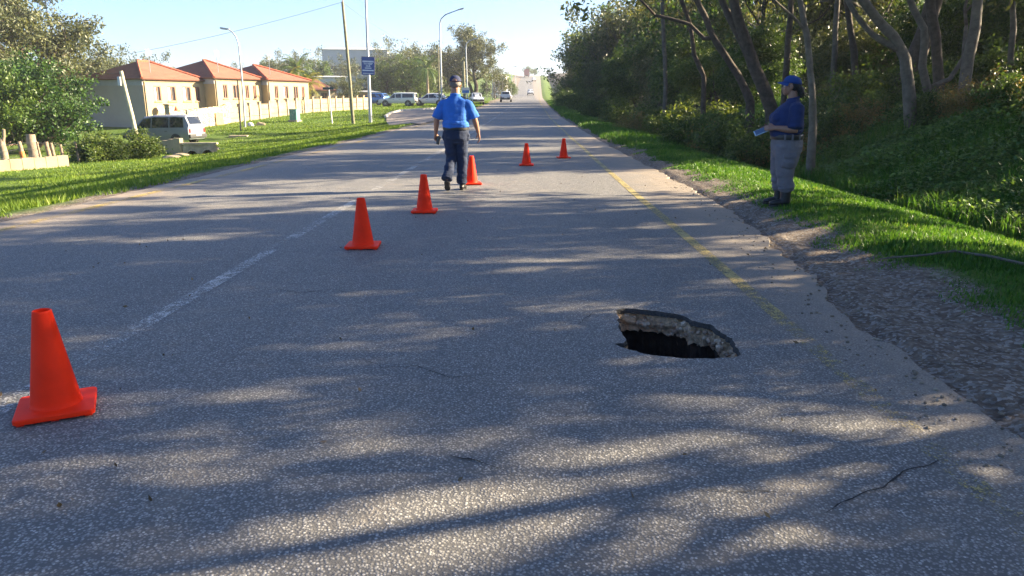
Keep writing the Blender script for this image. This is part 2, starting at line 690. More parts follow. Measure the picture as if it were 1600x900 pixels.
def strip(name, xoff, w, y0, y1, m, dz=0.004, breaks=None, wob=0.0):
    bm = new()
    ys = list(np.arange(y0, min(y1, 60), 1.0)) + list(np.arange(max(y0, 60), y1, 4.0))
    prev = None
    for y in ys:
        c = float(road_c(y)) + xoff + wob * noise.noise(Vector((xoff, y * 0.15, 5)))
        z = float(road_z(y)) + dz + (0.0 if y < 40 else 0.01)
        cur = (bm.verts.new((c - w / 2, y, z)), bm.verts.new((c + w / 2, y, z)))
        if prev:
            bm.faces.new((prev[0], prev[1], cur[1], cur[0]))
        prev = cur
    return obj(name, bm, m, road)


strip('edge_line', 1.70, 0.11, -4, 300, paint('worn_yellow_paint', (0.42, 0.34, 0.13), 0.10, fade=0.26), wob=0.05)['label'] = 'worn yellow edge line along the right verge'
strip('edge_line', -5.95, 0.13, 4, 300, paint('yellow_paint', (0.55, 0.40, 0.10), 0.25))['label'] = 'yellow edge line along the left verge'
strip('centre_line', -2.50, 0.13, -2, 300, paint('worn_white_paint', (0.50, 0.49, 0.47), 0.24))['label'] = 'worn white centre line'

# hairline cracks beside the hole and near the camera
M_CRACK = mat('crack_shadow', (0.012, 0.012, 0.013), 0.9, 0.3, 20)


def crack(px_pts, w):
    bm = new()
    pts = [flatpt(*p) for p in px_pts]
    fine = []
    for p, q in zip(pts, pts[1:]):
        k = max(2, int((q - p).length / 0.03))
        for j in range(k):
            a = p.lerp(q, j / k)
            a += Vector((noise.noise(a * 11), noise.noise(a * 11 + Vector((5, 0, 0))), 0)) * 0.018
            fine.append(a)
    prev = None
    for i, p in enumerate(fine):
        ww = w * (0.25 + abs(noise.noise(p * 23)) * 1.6) * math.sin(PI * (i + 0.5) / len(fine)) ** 0.4
        cur = (bm.verts.new((p.x, p.y - ww, 0.004)), bm.verts.new((p.x, p.y + ww, 0.004)))
        if prev:
            bm.faces.new((prev[0], cur[0], cur[1], prev[1]))
        prev = cur
    obj('crack', bm, M_CRACK, road)


crack([(903, 508), (912, 500), (921, 493), (929, 486)], 0.012)
crack([(929, 486), (945, 484), (963, 484)], 0.004)
crack([(1290, 800), (1340, 775), (1385, 760), (1412, 738), (1440, 731), (1490, 715)], 0.007)
crack([(700, 712), (735, 718), (770, 728), (800, 742)], 0.006)
crack([(560, 560), (600, 575), (650, 572), (700, 590), (760, 588)], 0.004)
crack([(430, 452), (470, 458), (520, 452), (570, 462)], 0.006)
crack([(880, 720), (905, 745), (900, 780), (930, 830)], 0.004)
crack([(1080, 765), (1150, 768), (1230, 772)], 0.004)

# ------------------------------------------------------------------ the hole itself
def build_hole():
    root = thing('sinkhole', 'ragged oval sinkhole broken through the asphalt of the right lane', 'hole', (hole_c.x, hole_c.y, 0))
    loc = [p - hole_c for p in hole]
    rings_def = [(1.0, -0.0005, 0.0), (0.99, -0.014, 0.008), (0.985, -0.032, 0.02)]
    bm = new()

    def ring(scale, z, jit, seed, tilt=0.0):
        vs = []
        for p in loc:
            n_ = noise.noise(Vector((p.x * 9, p.y * 9, z * 9 + seed)))
            n2 = noise.noise(Vector((p.x * 30, p.y * 30, z * 30 + seed)))
            s = scale + jit * (n_ + 0.7 * n2) / max(0.25, p.length)
            vs.append(bm.verts.new((p.x * s, p.y * s, z + tilt * n2)))
        return vs

    def skin(rings):
        for a, b in zip(rings, rings[1:]):
            for k in range(len(a)):
                j = (k + 1) % len(a)
                bm.faces.new((a[k], a[j], b[j], b[k]))
    rs = [ring(*r, 1) for r in rings_def]
    skin(rs)
    obj('asphalt_rim', bm, mat('broken_asphalt', (0.045, 0.043, 0.042), 0.9, 0.4, 60, 1.0, 90), root)
    # the compacted gravel under the tar, undercut
    bm = new()
    rs = []
    for i in range(9):
        t = i / 8
        rs.append(ring(0.985 + 0.02 * t + 0.015 * math.sin(t * 9), -0.032 - 0.12 * t, 0.045, 3, 0.014))
    skin(rs)
    gw = obj('gravel_layer', bm, mat('compacted_gravel', (0.46, 0.32, 0.20), 0.95, 0.5, 32, 1.0, 110), root)
    bm = new()
    rs = [ring(1.011, -0.15, 0.03, 3), ring(1.13, -0.18, 0.05, 5), ring(1.3, -0.5, 0.08, 6), ring(1.45, -0.9, 0.1, 7), ring(1.3, -1.35, 0.1, 8), ring(0.7, -1.5, 0.1, 9)]
    skin(rs)
    bm.faces.new(rs[-1])
    obj('cavity_wall', bm, mat('dark_brown_soil', (0.05, 0.036, 0.027), 1.0, 0.4, 14, 1.0, 40), root)  # one very dark brown from the gravel down to the floor
    # stones standing out of the gravel
    bm = new()
    rr = random.Random(5)
    for _ in range(520):
        k = rr.randrange(len(loc))
        p = loc[k]
        z = -0.05 - rr.random() * 0.11
        t = (-z - 0.05) / 0.10
        s = 0.985 + 0.02 * t + 0.015 * math.sin(t * 9) + 0.006
        r = 0.005 + 0.024 * rr.random() ** 2
        Mx = Matrix.Translation((p.x * s, p.y * s, z)) @ Matrix.Rotation(rr.random() * 6, 4, (rr.random() - .5, rr.random() - .5, 1)) @ Matrix.Diagonal((r, r * rr.uniform(.6, 1), r * rr.uniform(.5, .9), 1))
        bmesh.ops.create_icosphere(bm, subdivisions=1, radius=1, matrix=Mx)
    st = obj('gravel_stones', bm, leafmat('gravel_stone', (0.20, 0.13, 0.085), (0.55, 0.43, 0.31), 0.0, 0.9), root)
    st['kind'] = 'stuff'
    # the crumbled tongue of tar at the near left
    return root


build_hole()

# ------------------------------------------------------------------ side road with its kerb
def poly_sheet(name, pts, m, dz, sub=0):
    bm = new()
    vs = [bm.verts.new((x, y, 0)) for x, y in pts]
    f = bm.faces.new(vs)
    bmesh.ops.triangulate(bm, faces=[f])
    for _ in range(4):
        bmesh.ops.subdivide_edges(bm, edges=[e for e in bm.edges if e.calc_length() > 1.2], cuts=1)
        bmesh.ops.triangulate(bm, faces=bm.faces[:])
    for v in bm.verts:
        v.co.z = Hs(v.co.x, v.co.y) + dz
    for f in bm.faces:
        if f.normal.z < 0:
            f.normal_flip()
    return obj(name, bm, m, None, True, 60)


near_edge = [(-6.1, 43.0), (-7.2, 46.5), (-8.6, 49.5), (-9.8, 53.5), (-10.8, 58), (-11.8, 63)]
far_edge = [(-12.9, 69), (-13.4, 74.5), (-13.2, 79.5), (-11.8, 84.0), (-9.6, 88.0), (-6.9, 91.5), (-5.9, 93)]
M_SIDE = mat('dusty_tarmac', (0.24, 0.20, 0.165), 0.85, 0.2, 1.5, 0.5, 90)
side = poly_sheet('side_road', near_edge + far_edge, M_SIDE, 0.05)
struct(side)
bm = new()
kp = [Vector((x - 0.1, y, Hs(x, y) + 0.06)) for x, y in far_edge[:-1]]
for p, q in zip(kp, kp[1:]):
    n = max(1, int((q - p).length / 1.0))
    for j in range(n):
        a, b = p.lerp(q, j / n), p.lerp(q, (j + 0.96) / n)
        d = b - a
        M4 = Matrix.Translation((a + b) / 2) @ d.to_track_quat('X', 'Z').to_matrix().to_4x4()
        bm2 = new()
        bx(bm2, (0, 0, 0.05), (d.length, 0.2, 0.22), 0, M4, 0.02)
        me_ = bpy.data.meshes.new('kerb_stone')
        bm2.to_mesh(me_)
        bm2.free()
        finish(me_, mat('kerb_concrete', (0.55, 0.51, 0.45), 0.85, 0.2, 3, 0.3, 40))
        link(bpy.data.objects.new('kerb_stone', me_), side)
bm.free()

# ================================================================== VEGETATION
M_BARK_DARK = mat('dark_bark', (0.075, 0.058, 0.044), 0.95, 0.45, 9, 1.0, 30)
M_BARK_GREY = mat('grey_bark', (0.115, 0.098, 0.078), 0.9, 0.4, 7, 0.9, 26)
M_BARK_TAN = mat('tan_bark', (0.26, 0.20, 0.145), 0.9, 0.3, 6, 0.8, 24)
L_EUC = leafmat('olive_gum_leaves', (0.06, 0.08, 0.026), (0.22, 0.225, 0.075), 0.42)
L_EUCG = leafmat('grey_green_leaves', (0.042, 0.06, 0.028), (0.15, 0.16, 0.07), 0.32)
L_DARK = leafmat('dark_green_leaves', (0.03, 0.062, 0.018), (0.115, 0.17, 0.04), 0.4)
L_MID = leafmat('mid_green_leaves', (0.045, 0.085, 0.018), (0.16, 0.20, 0.045), 0.4)
L_YEL = leafmat('yellow_green_leaves', (0.13, 0.15, 0.025), (0.34, 0.30, 0.06), 0.42)
L_RUST = leafmat('rusty_green_leaves', (0.10, 0.09, 0.03), (0.27, 0.19, 0.07), 0.38)
L_TREE = leafmat('round_tree_leaves', (0.02, 0.055, 0.014), (0.105, 0.17, 0.03), 0.33)
L_IVY = leafmat('ground_cover_leaves', (0.05, 0.11, 0.03), (0.17, 0.27, 0.065), 0.35, 0.5)


def leaf_cloud(name, centres, spread, per, size, aspect, m, parent, rng, droop=0.0, flat=0.75):
    """leaf-sized faces scattered round twig points"""
    C = np.asarray(centres, dtype=float).reshape(-1, 3)
    n = len(C) * per
    base = np.repeat(C, per, axis=0)
    off = rng.normal(0, 1, (n, 3))
    off *= (rng.random((n, 1)) ** 0.5) * spread / (np.linalg.norm(off, axis=1, keepdims=True) + 1e-6)
    off[:, 2] *= flat
    p = base + off
    d = rng.normal(0, 1, (n, 3))
    d[:, 2] -= droop
    d /= np.linalg.norm(d, axis=1, keepdims=True)
    r = rng.normal(0, 1, (n, 3))
    s = np.cross(d, r)
    s /= np.linalg.norm(s, axis=1, keepdims=True) + 1e-6
    L = size * rng.uniform(0.6, 1.35, (n, 1))
    W = L * aspect
    V = np.empty((n, 4, 3))
    V[:, 0] = p - d * L * 0.5
    V[:, 1] = p + s * W * 0.5
    V[:, 2] = p + d * L * 0.5
    V[:, 3] = p - s * W * 0.5
    F = np.arange(n * 4).reshape(n, 4)
    return npmesh(name, V.reshape(-1, 3), F, 4, m, parent)


def grow(rr, bm, start, direc, length, radius, level, maxlevel, tips, p, sides):
    """one limb and, by recursion, its branches; leaf points are gathered in tips"""
    segs = p.get('segs', 5)
    pts = [Vector(start)]
    d = Vector(direc).normalized()
    rads = [radius]
    for i in range(segs):
        w = p.get('wander', 0.22)
        d = (d + Vector((rr.gauss(0, w), rr.gauss(0, w), rr.gauss(0, w * 0.7) + p.get('up', 0.06)))).normalized()
        pts.append(pts[-1] + d * (length / segs))
        rads.append(radius * (1 - 0.62 * (i + 1) / segs))
    if radius > p.get('minr', 0.008):
        tube(bm, pts, rads, max(4, sides), cap=True)
    if level >= maxlevel:
        for q in pts[1:]:
            tips.append(q)
        return
    nb = p.get('branches', [4, 4, 4, 3])[min(level, 3)]
    lo = p.get('first', 0.35) if level == 0 else 0.25
    for k in range(nb):
        t = lo + (1 - lo) * (k + rr.random() * 0.8) / nb
        x = t * segs
        i = min(segs - 1, int(x))
        q = pts[i].lerp(pts[i + 1], x - i)
        tang = (pts[i + 1] - pts[i]).normalized()
        az = rr.random() * 2 * PI
        o = tang.orthogonal().normalized()
        o = (Matrix.Rotation(az, 3, tang) @ o)
        ang = rad(rr.uniform(*p.get('angle', (35, 65))))
        nd = tang * math.cos(ang) + o * math.sin(ang)
        nl = length * rr.uniform(*p.get('ratio', (0.45, 0.7)))
        nr = max(0.006, rads[i] * rr.uniform(0.45, 0.62))
        grow(rr, bm, q, nd, nl, nr, level + 1, maxlevel, tips, p, sides - 2)
    grow(rr, bm, pts[-1], d, length * 0.5, rads[-1], level + 1, maxlevel, tips, p, sides - 2)


def tree_proto(name, seed, height, tr, p, bark, leaf, spread, per, size, aspect, levels=3, droop=0.0, stems=1, lean=0.12, keep=1.0, flat=0.75):
    rr = random.Random(seed)
    rng = np.random.default_rng(seed)
    root = link(bpy.data.objects.new(name, None))
    bm = new()
    tips = []
    for s in range(stems):
        d = Vector((rr.gauss(0, lean), rr.gauss(0, lean), 1))
        grow(rr, bm, (rr.gauss(0, .12) * (stems > 1), rr.gauss(0, .12) * (stems > 1), -0.25), d, height * p.get('trunk', 0.6), tr * (1 if s == 0 else 0.75), 0, levels, tips, p, 9)
    obj('trunk', bm, bark, root, True, None)
    tips = [t for t in tips if rr.random() < keep and t.z > p.get('zmin', 0.3)]
    leaf_cloud('crown', tips, spread, per, size, aspect, leaf, root, rng, droop, flat)
    return root


PROTO = {}
used_first = set()


def plant(kind, x, y, s, rz, label, cat, group=None, name=None, sz=None, tilt=0.0, sink=0.0):
    src = PROTO[kind]
    if kind in used_first:
        o = copy_tree(src)
    else:
        o = src
        used_first.add(kind)
    o.name = name or src.name.split('.')[0]
    o.location = (x, y, Hs(x, y) - 0.05 - sink)
    o.scale = (s, s, sz if sz else s)
    o.rotation_euler = (tilt, 0, rz)
    for k in ('label', 'category', 'group'):
        if k in o:
            del o[k]
    return tag(o, label, cat, group)


# trees grown once and then planted many times
pw = dict(trunk=0.62, branches=[6, 5, 4, 3], first=0.40, angle=(30, 65), ratio=(0.42, 0.62), wander=0.16, up=0.05)
PROTO['gum_a'] = tree_proto('gum_tree', 11, 10.5, 0.17, pw, M_BARK_GREY, L_EUC, 0.6, 84, 0.21, 0.40, 3, 0.7, keep=0.075)
PROTO['gum_b'] = tree_proto('gum_tree', 12, 9.5, 0.15, pw, M_BARK_DARK, L_EUC, 0.6, 84, 0.21, 0.40, 3, 0.7, stems=2, lean=0.22, keep=0.065)
PROTO['gum_c'] = tree_proto('gum_tree', 13, 10.5, 0.15, pw, M_BARK_GREY, L_EUC, 0.42, 58, 0.2, 0.40, 3, 0.7, keep=0.13)
pd_ = dict(trunk=0.45, branches=[8, 5, 4, 3], first=0.12, angle=(45, 80), ratio=(0.5, 0.75), wander=0.2, up=0.04, zmin=0.2)
PROTO['thicket_a'] = tree_proto('thicket_tree', 21, 6.0, 0.09, pd_, M_BARK_DARK, L_DARK, 0.40, 22, 0.13, 0.5, 3, 0.2, stems=2, lean=0.25, keep=0.62)
PROTO['thicket_b'] = tree_proto('thicket_tree', 22, 5.0, 0.08, pd_, M_BARK_GREY, L_EUCG, 0.42, 20, 0.14, 0.38, 3, 0.4, stems=2, lean=0.3, keep=0.6)
PROTO['thicket_c'] = tree_proto('thicket_tree', 23, 5.5, 0.09, pd_, M_BARK_DARK, L_MID, 0.40, 18, 0.13, 0.45, 3, 0.3, stems=3, lean=0.3, keep=0.5)
ps = dict(trunk=0.5, branches=[5, 4, 3, 3], first=0.1, angle=(40, 75), ratio=(0.55, 0.8), wander=0.28, up=0.02, zmin=0.05, segs=4)
PROTO['shrub_a'] = tree_proto('shrub', 31, 1.7, 0.03, ps, M_BARK_DARK, L_DARK, 0.26, 14, 0.085, 0.5, 2, 0.1, stems=6, lean=0.55, keep=0.85)
PROTO['shrub_b'] = tree_proto('shrub', 32, 1.8, 0.03, ps, M_BARK_TAN, L_MID, 0.26, 12, 0.085, 0.5, 2, 0.1, stems=6, lean=0.5, keep=0.8)
PROTO['shrub_c'] = tree_proto('shrub', 33, 1.8, 0.025, ps, M_BARK_TAN, L_RUST, 0.24, 8, 0.075, 0.4, 2, 0.1, stems=7, lean=0.6, keep=0.7)
pround = dict(trunk=0.5, branches=[9, 6, 4, 3], first=0.18, angle=(40, 80), ratio=(0.5, 0.75), wander=0.2, up=0.05, zmin=0.9)
PROTO['broad_a'] = tree_proto('broadleaf_tree', 41, 9, 0.24, pround, M_BARK_DARK, L_DARK, 0.62, 9, 0.26, 0.6, 3, 0.1, keep=0.6)
PROTO['broad_b'] = tree_proto('broadleaf_tree', 42, 9, 0.22, pround, M_BARK_GREY, L_EUCG, 0.62, 8, 0.26, 0.5, 3, 0.3, keep=0.55)
pum = dict(trunk=0.55, branches=[6, 5, 4, 3], first=0.5, angle=(35, 75), ratio=(0.45, 0.7), wander=0.25, up=0.03, zmin=3)
PROTO['tall_gum'] = tree_proto('tall_gum_tree', 43, 14, 0.5, pum, M_BARK_DARK, L_EUCG, 0.85, 17, 0.34, 0.42, 3, 0.4, stems=2, lean=0.2, keep=0.6)


def custom_tree(label, stems, Y, bark, leaf, crown, name='forest_tree', cat='tree', group=None, seed=1, zbase=None):
    """a forest tree whose stems follow the photograph: stems are lists of (px, py, dpx) at distance Y, crown = branching above"""
    rr = random.Random(seed)
    rng = np.random.default_rng(seed)
    p0 = atY(stems[0][0][0], stems[0][0][1], Y)
    gz = Hs(p0.x, Y)
    root = thing(name, label, cat, (p0.x, Y, gz), 0, group)
    o = Vector((p0.x, Y, gz))
    bm = new()
    tips = []
    ppm = FPX / Y
    for si, st in enumerate(stems):
        yj = rr.uniform(-0.5, 0.5) * (si > 0)
        pts = []
        rads = []
        for i, (px, py, dpx) in enumerate(st):
            q = atY(px, py, Y + yj * i / max(1, len(st) - 1)) - o
            pts.append(q)
            rads.append(dpx / ppm / 2)
        if si == 0 and pts[0].z > 0:
            pts.insert(0, Vector((pts[0].x - (pts[1].x - pts[0].x) * 0.3, 0, -0.3)))
            rads.insert(0, rads[0] * 1.25)
        # resample for a natural waver
        P2, R2 = [], []
        for i in range(len(pts) - 1):
            for j in range(3):
                t = j / 3
                q = pts[i].lerp(pts[i + 1], t)
                q = q + Vector((noise.noise(q * 1.3), noise.noise(q * 1.3 + Vector((7, 0, 0))), 0)) * 0.06
                P2.append(q)
                R2.append((rads[i] * (1 - t) + rads[i + 1] * t) * (1 + 0.12 * noise.noise(q * 3)))
        P2.append(pts[-1])
        R2.append(rads[-1])
        tube(bm, P2, R2, 10)
        if crown:
            d = (P2[-1] - P2[-3]).normalized()
            d = (d + Vector((0, 0, 0.9))).normalized()
            L = crown['len'] * (1 if si == 0 else 0.75)
            grow(rr, bm, P2[-1], d, L, R2[-1], 0, 2, tips, crown, 7)
    obj('trunk', bm, bark, root, True, None)
    if tips:
        tips = [t for t in tips if rr.random() < crown.get('keep', 0.7)]
        leaf_cloud('crown', tips, crown.get('spread', 0.5), crown.get('per', 10), 0.2, 0.4, leaf, root, rng, 0.6)
    return root


CR = dict(len=3.6, branches=[6, 5, 4], first=0.15, angle=(30, 70), ratio=(0.45, 0.75), wander=0.2, up=0.06, keep=0.10, spread=0.55, per=70)
custom_tree('dark trunked tree with two main stems leaning left behind the woman', [
    [(1207, 175, 20), (1186, 125, 19), (1170, 80, 18), (1158, 40, 15), (1146, 0, 14), (1135, -50, 12)],
    [(1180, 112, 13), (1160, 66, 12), (1143, 30, 11), (1130, 5, 10), (1112, -40, 9)]], 22.0, M_BARK_DARK, L_EUC, CR, seed=101)
custom_tree('thin leaning trunk with a long bough, left of the dark double trunk', [
    [(1172, 160, 13), (1154, 118, 11), (1124, 74, 10), (1114, 55, 9), (1101, 25, 9), (1086, -5, 8), (1070, -50, 7)],
    [(1116, 60, 6), (1100, 60, 6), (1078, 38, 5), (1046, 29, 5), (1024, 24, 4)]], 23.0, M_BARK_DARK, L_EUC, dict(CR, len=3.0), seed=102)
custom_tree('slim straight grey trunk rising just behind the woman', [
    [(1271, 196, 12), (1268, 150, 10), (1266, 100, 9), (1262, 55, 9), (1252, 10, 8), (1240, -40, 7)],
    [(1262, 50, 4), (1245, 30, 4), (1222, 10, 3), (1205, -5, 3)]], 17.0, M_BARK_GREY, L_EUC, dict(CR, len=2.6), seed=103)
custom_tree('pale grey tree forking into two limbs on top of the bank', [
    [(1423, 196, 18), (1418, 130, 17), (1412, 92, 16), (1393, 56, 14), (1370, 27, 13), (1346, -4, 12), (1320, -45, 10)],
    [(1398, 78, 9), (1364, 54, 9), (1342, 27, 8), (1322, -5, 7)]], 18.0, M_BARK_GREY, L_EUC, CR, seed=104)
custom_tree('thin curving grey stem between the forked tree and the brown trunk', [
    [(1452, 172, 11), (1447, 138, 11), (1440, 105, 11), (1442, 45, 10), (1427, 12, 9), (1410, -30, 8)],
    [(1450, 138, 7), (1484, 124, 7), (1504, 88, 6), (1510, 40, 5)]], 18.6, M_BARK_GREY, L_EUC, dict(CR, len=2.8), seed=105)
custom_tree('upright brown trunk on top of the bank right of the forked tree', [
    [(1470, 185, 15), (1467, 150, 15), (1463, 90, 14), (1456, 36, 14), (1453, -5, 13), (1452, -60, 12)]], 19.5, M_BARK_DARK, L_EUC, CR, seed=106)
custom_tree('pale trunk leaning right near the right edge of the wood', [
    [(1500, 175, 17), (1511, 110, 16), (1520, 58, 15), (1528, 0, 14), (1540, -60, 12)]], 18.0, M_BARK_GREY, L_EUC, CR, seed=107)
custom_tree('thick dark trunk standing in shade behind the pale forked tree', [
    [(1395, 178, 30), (1406, 148, 29), (1431, 90, 27), (1452, 30, 24), (1470, -30, 20)]], 21.5, M_BARK_DARK, L_EUC, dict(CR, len=3.8), seed=108)
custom_tree('thin dark stem leaning left, farther along the wood from the long bough', [
    [(1100, 120, 7), (1085, 85, 7), (1078, 40, 6), (1066, 0, 6), (1060, -30, 5)]], 27.0, M_BARK_DARK, L_EUC, dict(CR, len=3.4), seed=109)
for i, (px, Y, dpx, dx) in enumerate([(1575, 19, 9, 8), (1340, 24, 10, -18), (1300, 26, 8, 10), (1225, 27, 9, 14), (1040, 34, 6, -8)]):
    lab = ['slender trunk at the extreme right edge of the photograph', 'dim trunk deep in the wood left of the forked tree', 'thin dim trunk between the slim grey trunk and the forked tree',
           'dim trunk in the wood seen just left of the cap of the woman', 'thin trunk among the dark shrubs left of the long bough'][i]
    yb = 180 - (Y - 18) * 3
    custom_tree(lab, [[(px, yb, dpx), (px + dx * 0.3, yb - 60, dpx), (px + dx * 0.7, yb - 130, dpx * .9), (px + dx, yb - 190, dpx * .8)]], Y, M_BARK_DARK if i % 2 else M_BARK_GREY, L_EUC, dict(CR, len=3.0), seed=120 + i)

# gum trees that shade the near road, some just outside the picture to the right
WOOD = 'trees of the wood along the right side of the road'
for i, (x, y, k, s, rz, lab) in enumerate([
        (10.0, 8.0, 'gum_c', 0.95, 0.3, 'gum tree on the bank nearest the camera, right of the picture'),
        (11.5, 4.0, 'gum_c', 1.0, 1.2, 'gum tree on the bank abreast of the hole'),
        (10.8, 0.5, 'gum_c', 1.0, 2.2, 'gum tree on the bank abreast of the camera'),
        (15.5, 2.5, 'gum_c', 1.05, 5.2, 'tall gum tree behind the bank abreast of the camera'),
        (16.5, 8.5, 'gum_c', 1.1, 0.9, 'tall gum tree behind the bank abreast of the hole'),
        (15.0, 15.0, 'gum_c', 1.1, 3.6, 'tall gum tree behind the bank right of the forked tree'),
        (17.0, 22.0, 'gum_b', 1.1, 2.1, 'tall twin stemmed gum behind the dark double trunk'),
        (15.5, 29.0, 'gum_a', 1.05, 0.1, 'tall gum tree behind the light green shrubs'),
        (16.5, 37.0, 'gum_b', 1.05, 4.6, 'tall twin stemmed gum behind the narrowing verge'),
        (12.0, -4.0, 'gum_a', 1.1, 3.3, 'gum tree on the bank just behind the camera'),
        (9.0, 5.2, 'gum_c', 0.72, 2.8, 'unseen small gum tree added low on the bank to shade the hole'),  # this and the next two put in out of view to shade the road
        (9.3, 9.6, 'gum_c', 0.75, 5.5, 'unseen small gum tree added for shade low on the bank right of the fallen branch'),
        (9.2, 2.0, 'gum_c', 0.7, 1.1, 'unseen small gum tree added for shade low on the bank beside the camera'),
        (9.6, 12.4, 'gum_c', 0.8, 3.9, 'small gum tree at the right edge of the bank'),
        (9.4, 3.9, 'thicket_b', 0.8, 0.4, 'unseen greyish bushy tree added for shade low on the bank right of the hole'),  # this pair put in out of view to block low sun rays
        (9.7, 6.9, 'thicket_b', 0.75, 2.9, 'unseen greyish bushy tree added for shade low on the bank right of the twig'),
        (13.0, 6.0, 'gum_c', 0.95, 0.7, 'middle gum tree between the bank and the tall gums'),
        (12.5, 12.0, 'gum_c', 1.0, 4.0, 'gum tree on the bank right of the woman'),
        (13.5, 30.0, 'gum_a', 1.0, 5.0, 'gum tree rising behind the yellowish shrubs'),
        (11.0, 37.0, 'gum_b', 1.05, 0.5, 'twin stemmed gum tree where the grass verge narrows'),
        (12.5, 45.0, 'gum_a', 1.15, 3.0, 'gum tree midway along the right side wood'),
        (10.5, 54.0, 'gum_b', 1.2, 2.0, 'twin stemmed gum tree standing close to the road midway along the wood'),
        (12.0, 64.0, 'gum_a', 1.35, 1.0, 'tall gum tree toward the far end of the right side wood')]):
    plant(k, x, y, s, rz, lab, 'tree', WOOD)
n_ = 0
ordw = ['first', 'second', 'third', 'fourth', 'fifth', 'sixth', 'seventh', 'eighth', 'ninth', 'tenth', 'eleventh', 'twelfth', 'thirteenth', 'fourteenth', 'fifteenth',
        'sixteenth', 'seventeenth', 'eighteenth', 'nineteenth', 'twentieth']
TH = [(15, 19, 'thicket_c', 0.8), (13.6, 24.5, 'thicket_a', 0.85), (12.0, 28, 'thicket_b', 0.85), (16.5, 24, 'thicket_a', 1.0), (10.2, 33.5, 'thicket_a', 0.85), (9.6, 40, 'thicket_c', 0.9),
      (9.4, 47, 'thicket_a', 1.1), (9.0, 55, 'thicket_b', 1.15), (9.0, 63, 'thicket_a', 1.2), (8.8, 72, 'thicket_b', 1.2), (8.6, 82, 'thicket_a', 1.35),
      (8.4, 93, 'thicket_a', 1.3), (8.4, 105, 'thicket_b', 1.3), (8.8, 118, 'thicket_a', 1.4), (9.5, 132, 'thicket_c', 1.3)]
for i, (x, y, k, s) in enumerate(TH):
    plant(k, x, y, s, i * 1.7, {'thicket_a': 'dark', 'thicket_b': 'greyish', 'thicket_c': 'bright'}[k] + ' bushy tree, ' + ordw[i] + ' along the front of the wood', 'tree', 'bushy trees along the front of the wood')
FB = [(13.5, 50, 'broad_a', 1.0, 'dark full crowned tree midway along the wood'), (12.5, 60, 'broad_b', 1.25, 'grey green full crowned tree past the middle of the wood'),
      (12.0, 70, 'broad_a', 1.35, 'dark full crowned tree in the far half of the wood'), (11.5, 80, 'broad_b', 1.45, 'grey green full crowned tree in the far half of the wood'),
      (11.0, 92, 'broad_a', 1.5, 'dark full crowned tree near the far end of the wood'), (10.5, 104, 'broad_b', 1.5, 'grey green full crowned tree near the far end of the wood'),
      (10.5, 118, 'broad_a', 1.4, 'dark full crowned tree at the far end of the wood'), (9.6, 86, 'broad_a', 1.15, 'low dark tree close to the road near the far end of the wood'), (18, 56, 'broad_a', 1.4, 'dark full crowned tree behind the middle of the wood'),
      (17, 84, 'broad_a', 1.6, 'dark full crowned tree behind the far half of the wood'), (19, 40, 'broad_b', 1.3, 'grey green crown deep in the wood above the shrubs')]
for i, (x, y, k, s, lab) in enumerate(FB):
    plant(k, x, y, s, i * 1.9, lab, 'tree', WOOD)
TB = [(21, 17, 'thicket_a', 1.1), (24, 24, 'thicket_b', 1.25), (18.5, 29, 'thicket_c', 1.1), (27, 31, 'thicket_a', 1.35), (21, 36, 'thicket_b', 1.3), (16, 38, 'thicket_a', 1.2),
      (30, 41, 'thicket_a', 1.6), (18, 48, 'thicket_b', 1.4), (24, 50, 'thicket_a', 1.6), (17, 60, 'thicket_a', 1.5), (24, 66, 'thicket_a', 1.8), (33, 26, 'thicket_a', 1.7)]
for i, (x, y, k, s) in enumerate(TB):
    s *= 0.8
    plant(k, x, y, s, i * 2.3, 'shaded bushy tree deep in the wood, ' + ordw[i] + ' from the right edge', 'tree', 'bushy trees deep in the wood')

# the far-off rest of the wood, one mass
n = 42000
wy = RNG.uniform(6, 170, n)
wx = RNG.uniform(30, 46, n) + 0.06 * wy
cc = RNG.normal(0, 1, (n, 3)) * 0.5
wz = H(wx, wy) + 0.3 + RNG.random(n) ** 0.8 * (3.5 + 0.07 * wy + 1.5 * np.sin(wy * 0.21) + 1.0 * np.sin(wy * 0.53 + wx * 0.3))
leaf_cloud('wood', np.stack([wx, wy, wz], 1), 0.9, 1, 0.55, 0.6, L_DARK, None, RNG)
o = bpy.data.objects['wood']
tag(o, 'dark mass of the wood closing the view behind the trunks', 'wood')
o['kind'] = 'stuff'

